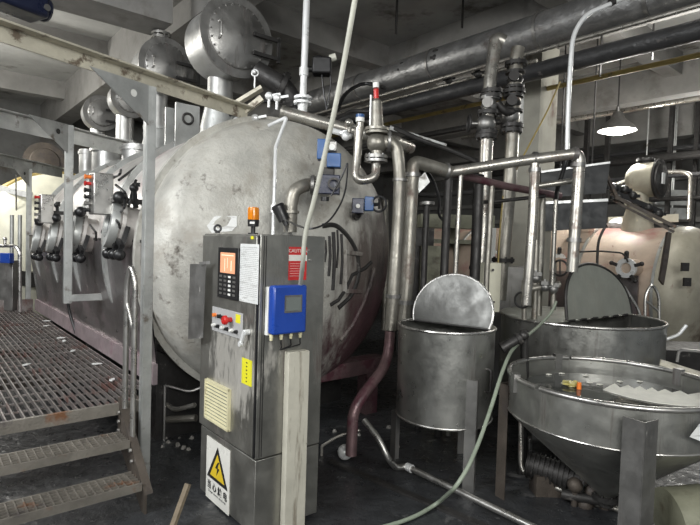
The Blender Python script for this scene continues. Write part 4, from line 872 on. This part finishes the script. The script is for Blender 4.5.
obj('wrapper',b,M['bagy'],bg)
b=B(); qq=onliq(579,389); b.cyl(qq,qq+Z*.045,.016,.014,seg=14); tag(obj('orange_cup',b,M['orange']),'small orange cup beside the yellow packet in the tank','cup')
# white papers at right edge stuck on rim
b=B(); q=P(694,425,2.75); b.prism([P(690,437,2.72),P(700,424,2.7),P(712,420,2.7),P(714,446,2.72),P(700,441,2.72)],F*.004); b.prism([P(700,424,2.7),P(712,420,2.7),P(712,424,2.6),P(701,428,2.6)],Z*.003)
tag(obj('torn_paper',b,M['paper']),'torn white paper stuck on the mixing tank wall, right edge','paper')
# olive pipe below C right
b=B(); b.cyl(P(668,520,2.9),P(770,512,2.9),.17,seg=32); b.lathe([(.0004,-.03),(.12,-.02),(.17,0)],P(668,520,2.9),P(770,512,2.9)-P(668,520,2.9),32); op=tag(obj('pump_casing',b,M['olive']),'fat olive casing on the floor under the mixing tank, bottom right','pump')
b=B(); q=P(668,520,2.9); b.cyl(V((q.x+.1,q.y,.0)),V((q.x+.1,q.y,.12)),.05); b.cyl(V((q.x+.4,q.y,.0)),V((q.x+.4,q.y,.12)),.05); obj('foot',b,M['olive'],op)
# ------------------------------------------------------------------ pump and pipes under tanks
t=thing('transfer_pump','dark ribbed pump motor lying under the mixing tank','pump',onz(545,487,0))
a=P(527,463,3.75); c=P(575,479,3.6)
b=B(); b.cyl(a,c,.085,seg=24); b.cyl(c,c+(c-a).normalized()*.06,.11,seg=24); obj('motor',b,M['dark'],t)
b=B(); 
for k in range(10):
    q=a+(c-a)*(k/10+.05); b.lathe([(.086,-.004),(.098,-.004),(.098,.004),(.086,.004)],q,c-a,24)
obj('cooling_fin',b,M['dark'],t)
b=B(); q=(a+c)/2; b.box(V((q.x,q.y,.07)),(.12,.07,.07),(R0,V((0,1,0)),Z)); obj('foot',b,M['rust'],t)
b=B(); b.tube([P(521,400,3.9),P(521,470,3.8),P(535,480,3.7),P(590,500,3.5),P(625,512,3.4)],.018,12,bend=.08); b.ball(P(573,493,3.55),.04,12); b.ball(P(598,500,3.47),.045,12); tag(obj('suction_pipe',b,M['pipe']),'thin steel pipe running low beneath the mixing tank','pipe')
b=B(); 
for x,y in ((575,485),(592,492),(604,505),(612,498),(585,505)):
    q=P(x,y,3.5); b.ball(q,.05,12); b.bar(q,q+R0*.1+Z*.05,.03,.03); b.cyl(q,V((q.x,q.y,0)),.02)
tag(obj('drain_fittings',b,M['rust']),'cluster of grimy drain fittings below the mixing tank outlet','fitting')
b=B(); a=P(530,437,4.3); b.cyl(a,P(552,440,4.3),.05); b.cyl(a,V((a.x,a.y,0)),.02); tag(obj('short_pipe',b,M['steeldull']),'short pale pipe glimpsed behind the mixing tank cone','pipe')
# valves between tank A and C (around 505,345)
b=B(); q=P(511,343,3.85); o=(R0*.8+Z*.5).normalized()
b.cyl(q-o*.06,q+o*.05,.034,seg=16); b.cyl(q+o*.05,q+o*.08,.045,seg=16); b.cyl(q-o*.08,q-o*.06,.042,seg=16); b.ball(q+o*.11,.035); b.tube([P(524,330,3.9),P(525,375,3.95),V((P(525,375,3.95).x,P(525,375,3.95).y,.0))],.03,12)
tag(obj('angle_valve',b,M['dark']),'dark hose valve between the tall tank and the mixing tank','valve')
# valve set behind at (545,285)
vt=thing('valve_manifold','grey valve manifold with hand wheels behind the wide tank, near its lid','valve manifold',P(545,305,5.0))
b=B(); b.tube([P(522,290,4.9),P(560,284,4.9)],.03,12); b.tube([P(536,240,4.95),P(535,300,4.95),P(534,325,4.95)],.028,12); b.tube([P(554,262,4.95),P(553,310,4.95)],.024,12); b.tube([P(524,280,4.85),P(524,320,4.85)],.022,12); obj('pipework',b,M['oldpipe'],vt)
for x,y in ((536,278),(553,289),(525,297),(545,287)):
    b=B(); b.ball(P(x,y,4.88),.045,12); b.box(P(x,y-4,4.86),(.045,.03,.018),(R0,F,Z)); b.cyl(P(x,y-3,4.87),P(x,y-8,4.87),.012); obj('body',b,M['steeldull'],vt)
for x,y in ((522,300),(560,268)):
    b=B(); b.ring(P(x,y,4.8),R0+F,.07,.010,8,24); b.bar(P(x,y-7,4.8),P(x,y+7,4.8),.01,.01,up=R0); obj('handwheel',b,M['dark'],vt)
# hose
b=B(); b.tube([P(556,302,4.75),P(552,312,4.6),P(540,325,4.4),P(522,340,4.1),P(510,352,3.75),P(501,375,3.5),P(492,405,3.35),P(480,440,3.2),P(468,468,3.08),P(455,488,3.02),V(onz(438,503,.02)),V(onz(415,517,.018)),V(onz(385,527,.018)),V(onz(350,533,.018))],.0125,12,bend=.25,n=8)
tag(obj('garden_hose',b,M['hose']),'pale green hose draped from the valves down to the floor','hose')
# floor pipe, with bent end
b=B(); b.tube([P(364,420,3.9),P(380,440,3.8),P(388,459,3.75),onz(396,468,.06),onz(406,466,.06),onz(560,540,.06)],.022,14,bend=.08); fp_=tag(obj('floor_pipe',b,M['steel']),'long bright steel pipe lying on the floor toward the camera','pipe')
b=B(); b.cyl(onz(407,466.5,.06),onz(412,469,.06),.03); obj('coupling',b,M['edge'],fp_)
b=B(); b.ball(onz(345,452,.06),.06,16); b.cyl(onz(345,452,.06),onz(345,455,.0)+V((0,-.05,0)),.03); tag(obj('glossy_cap',b,M['edge']),'bright round metal cap on the floor below the dome','cap')
# trench edge / gutter in the floor
b=B(); a=onz(330,462); c=onz(560,560); b.bar(a+Z*.008,c+Z*.008,.05,.02); tag(obj('gutter_edge',b,M['dark']),'dark raised gutter edge crossing the floor beside the steel pipe','gutter')
b=B(); a=onz(215,478)+V((0,0,.35)); b.bar(onz(172,530,.01)+Z*.01,P(188,484,3.12),.035,.02); tag(obj('timber_strip',b,M['wood']),'short wooden strip leaning against the cabinet foot','timber')
# clutter under vessel and deck
for i,(pts,r,mm) in enumerate((([(165,385,4.4),(190,392,4.4),(205,386,4.4)],.012,'steel'),([(160,400,4.5),(175,410,4.4),(195,405,4.3)],.02,'pipe'),([(158,420,4.5),(196,418,4.4)],.03,'oldpipe'),([(175,380,4.7),(178,430,4.6)],.03,'rust'),([(322,446,4.2),(338,436,4.2),(360,430,4.2)],.012,'pipe'))):
    b=B(); b.tube([P(*q) for q in pts],r,10,bend=.05); q=P(*pts[0]); b.cyl(q,V((q.x,q.y,0)),r)
    tag(obj('low_pipe',b,M[mm]),['curved thin tube under the dome left of the cabinet','short grey pipe low beside the deck post','thicker old pipe low beneath the vessel left of cabinet','rusty upright pipe beneath the dome left edge','thin pipe low under the dome right of the cabinet'][i],'pipe')
# rubble
for i in range(18):
    x=random.uniform(160,195) if i<10 else random.uniform(330,400); y=random.uniform(425,455) if i<10 else random.uniform(425,450)
    q=onz(x,y,0); r=random.uniform(.012,.03); b=B(); b.add([q+V((r*random.uniform(.6,1.2)*math.cos(a)*s,r*random.uniform(.6,1.2)*math.sin(a)*s,z*r)) for z,s in ((0,1),(.9,.5)) for a in (0,1.2,2.5,3.8,5)],[(0,1,2,3,4)[::-1],(5,6,7,8,9)]+[(k,(k+1)%5,5+(k+1)%5,5+k) for k in range(5)])
    tag(obj('rubble_lump',b,M['grime']),'small pale lump of rubble on the dark floor below the vessel','rubble','rubble on the floor under the vessel')
# ------------------------------------------------------------------ right background machine
RP,RZ,RR=9.6,1.08,1.04; RS0=3.0; RS1=8.2
rv=thing('dyeing_vessel','pinkish stained horizontal vessel in the right background','dyeing vessel',W(RS0,RP,0))
b=B(); c=W(RS0,RP,RZ); b.lathe([(RR,0),(RR,-(RS1-RS0)),(.8,-(RS1-RS0)-.3),(.001,-(RS1-RS0)-.42)],c,ax,72); obj('shell',b,M['shellpink'],rv)
b=B(); b.lathe([(RR+.02,-.1)]+[((RR+.02)*math.cos(PI/2*k/18)+.0005,.5*math.sin(PI/2*k/18)) for k in range(19)],c,ax,72); obj('domed_head',b,M['cream2'],rv)
for s in (RS0+.12,RS0+1.3,RS0+2.6,RS0+3.9):
    b=B(); b.lathe([(RR-.01,-.02),(RR+.035,-.02),(RR+.035,.02),(RR-.01,.02)],W(s,RP,RZ),D1,72); obj('girth_ring',b,M['galv'],rv)
for s in (RS0+.5,RS0+4):
    b=B(); b.rng(s,s+.2,RP-.8,RP+.8,0,.4); obj('saddle',b,M['rust'],rv)
for x,y in ((685,267),(687,282)):
    q=P(x,y,7.45); b=B(); b.box(q,(.05,.02,.06),(R0,F,Z)); obj('recess',b,M['dark'],rv)
# lower skirt panel
b=B(); b.rng(RS0+.3,RS1,RP-1.10,RP-1.06,.25,1.34); obj('side_panel',b,M['panel'],rv)
# manway wheel
for px,py,d,lab in ((627,268,8.0,0),(560,262,9.2,1)):
    q=P(px,py,d); nrm=(-D2-Z*0).normalized(); b=B(); b.cyl(q-nrm*.25,q,.14,seg=24); mo=obj('manway',b,M['shellpink'],rv)
    b=B(); b.lathe([(.08,0),(.08,.05),(.15,.05),(.15,0)],q,nrm,28); obj('manway_ring',b,M['edge'],mo)
    for k in range(5):
        b=B(); a=2*PI*k/5+.3; o=D1*math.cos(a)+Z*math.sin(a); b.bar(q+o*.13+nrm*.03,q+o*.22+nrm*.03,.05,.05,up=nrm); b.ball(q+o*.23+nrm*.03,.035,10); obj('clamp',b,M['dark'],mo)
# top drum on right vessel
q=P(637,232,8.9); q=V((q.x,q.y,2.0)); rt=thing('reel_housing','cream reel housing on a conical neck over the right background vessel','reel housing',q)
b=B(); b.lathe([(.26,0),(.23,.25),(.17,.48),(.17,.50),(.21,.50),(.21,.54),(.14,.54)],q,Z,28); obj('base_cone',b,M['cream2'],rt)
b=B(); b.cyl(q+Z*.4,q+Z*.75,.15); obj('neck',b,M['cream2'],rt)
c=q+Z*.92; b=B(); b.lathe([(.001,.26),(.19,.24),(.26,.17),(.29,.1),(.29,-.22)],c+R0*.08,D1,36); obj('housing_shell',b,M['cream2'],rt)
b=B(); b.lathe([(.29,-.22),(.33,-.22),(.33,-.25),(.26,-.25),(.25,-.27),(.001,-.29)],c+R0*.08,D1,36); ld=obj('lid',b,M['dark'],rt)
b=B(); b.box(c+R0*.08-D1*.31-D2*.05,(.01,.05,.09)); obj('handle',b,M['edge'],ld)
b=B(); b.flange(c+R0*.08+Z*.33,Z,.14,.04); b.cyl(c+Z*.25+R0*.08,c+Z*.34+R0*.08,.09); obj('top_port',b,M['dark'],rt)
b=B(); b.cyl(P(582,233,9.2),P(582,229,9.2)+Z*.0,.18); b.cyl(P(582,232,9.2),P(582,228,9.2),.2); b.cyl(V((P(582,229,9.2).x,P(582,229,9.2).y,1.85)),P(582,229,9.2),.18); obj('nozzle',b,M['shellpink'],rv)
b=B(); q=P(620,220,9.3); q0=V((q.x,q.y,1.95)); b.cyl(q0,q0+Z*.22,.16); b.flange(q0+Z*.22,Z,.22,.05); b.lathe([(.2,.25),(.12,.33),(.001,.36)],q0,Z,24); obj('dome_port',b,M['edge'],rv)
b=B(); b.bar(P(608,221,9.6),P(678,218,9.2),.1,.14); tag(obj('cross_rail',b,M['cream2']),'pale horizontal rail behind the right vessel reel housing','rail')
# black handles, levers on right vessel
b=B()
for x,y in ((614,188),(624,190),(632,196),(648,208),(658,214),(618,198)):
    q=P(x,y,8.6); b.ball(q,.08,12); b.bar(q-R0*.12,q+R0*.12,.06,.05)
b.bar(P(612,192,8.6),P(660,212,8.6),.08,.08)
tag(obj('actuator_cluster',b,M['black']),'cluster of black valve actuators beside the cream reel housing','actuator')
b=B(); b.bar(P(607,176,7.6),P(618,200,7.6),.05,.04); b.bar(P(616,197,7.6),P(676,227,7.2),.05,.045); b.bar(P(618,203,7.6),P(674,232,7.2),.05,.035); tag(obj('sloping_arm',b,M['rust']),'brown sloping arm crossing in front of the cream reel housing','arm')
b=B(); b.tube([P(610,187,9.8),P(650,172,9.8),P(684,172,9.6),P(691,176,9.5),P(689,220,9.2)],.04,12,bend=.12); tag(obj('arched_pipe',b,M['pipe']),'grey pipe arching over behind the cream reel housing','pipe')
b=B(); b.prism([P(668,232,7.2),P(672,233,7.2),P(668,262,7.2),P(664,285,7.2),P(660,280,7.2)],F*.05); tag(obj('hanging_strap',b,M['rust']),'dark curved strap hanging across the right domed end','strap')
b=B(); b.tube([P(606,225,8.3),P(598,240,8.2),P(596,300,8.0)],.02,10,bend=.2); b.tube([P(575,252,8.4),P(600,251,8.2),P(624,253,8.0),P(628,262,7.9)],.014,8,bend=.08); tag(obj('thin_tubing',b,M['dark']),'thin dark tubing looping over the pink vessel side','tube')
# ladder rails right
b=B(); d=6.7
b.tube([P(600,275,d),P(622,283,d),P(640,312,d),P(641,330,d)],.018,10,bend=.1); 
tag(obj('handrail',b,M['steel']),'sloping tubular handrail in front of the pink vessel','handrail')
b=B(); b.tube([P(645,330,d),P(645,295,d),P(652,283,d),P(659,295,d),P(659,330,d)],.018,10,bend=.12); b.tube([P(645,300,d),P(659,312,d)],.014,8); tag(obj('handrail',b,M['steel']),'looped tubular handrail near the right domed end','handrail')
b=B(); b.tube([P(677,362,4.9),P(679,350,4.9),P(705,352,4.8)],.016,10,bend=.04); b.bar(P(668,365,4.9),P(706,376,4.7),.05,.04); b.tube([P(668,364,4.9),P(668,420,4.9)],.02,8)
tag(obj('side_trolley',b,M['steeldull']),'steel side frame with a bent rail at the right edge','frame')
# dark block at right edge under dome
b=B(); q=P(690,345,6.0); b.box(V((q.x,q.y,.33)),(.45,.3,.32),(R0,V((0,1,0)),Z)); tag(obj('dark_machine_base',b,M['dark']),'low dark machine base at the right edge behind the tanks','machine base')
b=B(); b.bar(P(660,362,4.6),P(716,380,4.4),.14,.03); a=P(668,366,4.6); b.cyl(V((a.x,a.y,0)),a,.03); tag(obj('pale_ledge',b,M['beampaint']),'pale narrow ledge behind the mixing tank, right edge','ledge')
# hoods
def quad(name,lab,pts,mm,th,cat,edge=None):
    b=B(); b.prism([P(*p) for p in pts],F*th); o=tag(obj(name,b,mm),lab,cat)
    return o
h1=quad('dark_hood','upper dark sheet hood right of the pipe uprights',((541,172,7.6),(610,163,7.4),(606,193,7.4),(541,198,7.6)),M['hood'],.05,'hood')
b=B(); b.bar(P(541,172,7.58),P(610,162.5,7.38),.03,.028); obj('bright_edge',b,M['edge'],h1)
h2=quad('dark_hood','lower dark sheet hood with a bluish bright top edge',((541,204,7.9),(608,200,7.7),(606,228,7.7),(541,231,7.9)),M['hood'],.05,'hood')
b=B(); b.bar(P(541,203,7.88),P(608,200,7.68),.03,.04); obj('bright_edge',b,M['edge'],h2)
b=B(); b.bar(P(585,176,7.3),P(596,174,7.3),.04,.04)
# ceiling hangers for the hoods
for o_,x in ((h1,560),(h2,590)):
    q=P(x,175 if o_ is h1 else 203,7.65 if o_ is h1 else 7.82); b=B(); b.cyl(q,V((q.x,q.y,CZ)),.012,seg=8); obj('hanger_rod',b,M['dark'],o_)
# far-right background racks/pale panels
for i,(x0,y0,x1,y1) in enumerate(((654,190,688,205),(656,208,688,219),(640,182,650,190))):
    b=B(); c=P((x0+x1)/2,(y0+y1)/2,13.5); b.box(c,((x1-x0)/2*13.5/f,.05,(y1-y0)/2*13.5/f),(R0,V((0,1,0)),Z)); b.cyl(c,V((c.x,c.y,CZ)),.02,seg=8); tag(obj('wall_panel',b,M['galv']),['larger upper pale panel in the dark far right background','lower pale panel in the dark far right background','tiny pale panel beside the cream reel housing top'][i],'panel')
for i,(y,d,r) in enumerate(((152,14,.06),(160,13,.10),(178,12.5,.05),(200,13,.06))):
    q=P(640,y,d); b=B(); b.tube([q-D1*3.5,q+D1*5],r,10); tag(obj('far_pipe',b,M['dark'] if i%2 else M['blackpipe']),['dark far pipe just above the hoods, highest one','thick dark far pipe crossing behind the hoods','slim dark far pipe level with the reel housing top','dark far pipe level with the pale panels'][i],'pipe')
for x in (667,693,604,523+60):
    q=P(x,240,13); b=B(); b.rng(0,.1,0,.1,0,CZ-.02); off=V((q.x,q.y,0)); b.v=[v+off for v in b.v]; tag(obj('steel_upright',b,M['dark']),'thin dark steel upright in the dark right background','upright','steel uprights in the right background')
# middle background vessel seen between uprights (pale pink curved)
mv=thing('dyeing_vessel','pale pink curved vessel end glimpsed between the middle uprights','dyeing vessel',V((1.8,8.1,0)))
q=V((1.80,8.0,1.15)); b=B(); b.lathe([(.62*math.cos(PI/2*k/14)+.0005,.3*math.sin(PI/2*k/14)) for k in range(15)][::-1]+[(.62,-1.2)],q,(-F-R0*.35),64); obj('shell',b,M['shellpink'],mv)
b=B(); b.ring(q,(-F-R0*.35),.62,.03,8,60); b.ring(q+F*.3+R0*.1,(-F-R0*.35),.62,.03,8,60); obj('girth_ring',b,M['galv'],mv)
b=B(); b.cyl(V((1.8,8.3,0)),V((1.8,8.3,.6)),.2); obj('foot',b,M['rust'],mv)
# pale blurred pipes behind uprights
for i,(x,y0,y1,d,r,mm,lab) in enumerate(((437,250,300,7,.07,'white','pale upright pipe behind the slim grey upright'),(446,255,300,7,.04,'cream','cream pale tube beside the dark upright pipe'),(494,228,262,7,.03,'white','short pale tube left of the column foot'))):
    b=B(); a=P(x,y0,d); b.cyl(V((a.x,a.y,.0)),a,r); tag(obj('pale_tube',b,M[mm]),lab,'tube')
b=B(); q=P(455,222,8); b.box(q,(.55,.2,.10),(R0,V((0,1,0)),Z)); b.box(q-Z*.3,(.5,.2,.03),(R0,V((0,1,0)),Z)); b.box(q-Z*1.2,(.03,.2,1.1),(R0,V((0,1,0)),Z)); tag(obj('grey_header_duct',b,M['olive']),'grey boxy duct behind the middle uprights','duct')
# hanging beam in background behind frame
b=B(); b.bar(P(390,128,8.6),P(446,146,8.4),.07,.06); tag(obj('sloped_channel',b,M['galv']),'pale sloped channel below the black pipe, centre','channel')
# left far stand with blue device
t=thing('blue_instrument','small blue instrument on a stainless stand at the far left','instrument',P(6,262,7.5)-Z*.3)
pb(7,258,10,10,.1,7.5,M['blue'],'display_unit',t); 
b=B(); c=P(7,252,7.55); b.tube([P(-8,246,7.6),P(16,246,7.6),P(20,252,7.6),P(20,312,7.6)],.025,10,bend=.06); b.cyl(P(5,246,7.6),P(5,240,7.6),.02); b.ball(P(5,239,7.6),.03,10); obj('stand_tube',b,M['steel'],t)
pb(3,285,26,50,.15,7.75,M['steeldull'],'stand_panel',t)
b=B(); a=P(12,300,8.2); 
for x in (12,20): 
    q=onz(x,318,0); b.cyl(P(x,215,8.6),V((P(x,215,8.6).x,P(x,215,8.6).y,0)),.03)
tag(obj('twin_uprights',b,M['galv']),'pair of pale uprights behind the blue instrument','upright')
# far left backdrop items
b=B(); b.bar(P(-10,272,9.5),P(40,280,9.3),.2,.25); tag(obj('low_rail',b,M['dark']),'dark low beam beyond the deck at far left','beam')
# ------------------------------------------------------------------ lights
def area(name,loc,tgt,sx,sy,pw,col=(1,1,1)):
    l=bpy.data.lights.new(name,'AREA'); l.shape='RECTANGLE'; l.size=sx; l.size_y=sy; l.energy=pw; l.color=col
    o=bpy.data.objects.new(name,l); COL.objects.link(o); o.location=loc; o.rotation_euler=(V(tgt)-V(loc)).to_track_quat('-Z','Y').to_euler(); return o
area('window_light_left',V((-4.6,.2,4.2)),W(5,2.5,1.6),3.5,2.2,330,(.97,.99,1))
for k,(x,z) in enumerate(((-1.6,3.6),(.9,3.6),(3.4,3.6))): area('window_light_rear',V((x,-4,z)),V((.8,5,1.0)),1.3,1.6,75,(1,.99,.95))
area('ceiling_fill_light',V((1.5,-2.5,3.2)),V((1.6,7,5.4)),3,1.5,130,(1,1,.97))  # unseen fill light added behind the camera to brighten the ceiling
def lamp(loc,pw,r=.25):
    l=bpy.data.lights.new('pendant_light','POINT'); l.energy=pw; l.shadow_soft_size=r; l.color=(1,.98,.92); o=bpy.data.objects.new('pendant_light',l); COL.objects.link(o); o.location=loc
q=P(617,131,9.3); lamp(q-Z*.25,140,.2)
lamp(V((4.5,7.2,4.3)),90); lamp(W(9.5,-.5,4.2),220); lamp(W(12,0,4.0),260); lamp(W(3.5,12.5,4.0),150)
w=bpy.data.worlds.new('world'); sc.world=w; w.use_nodes=True; w.node_tree.nodes['Background'].inputs[0].default_value=(.62,.66,.68,1); w.node_tree.nodes['Background'].inputs[1].default_value=.3
vs_=sc.view_settings; vs_.view_transform='Standard'; vs_.look='None'; vs_.gamma=1; vs_.use_curve_mapping=False; vs_.exposure=.25
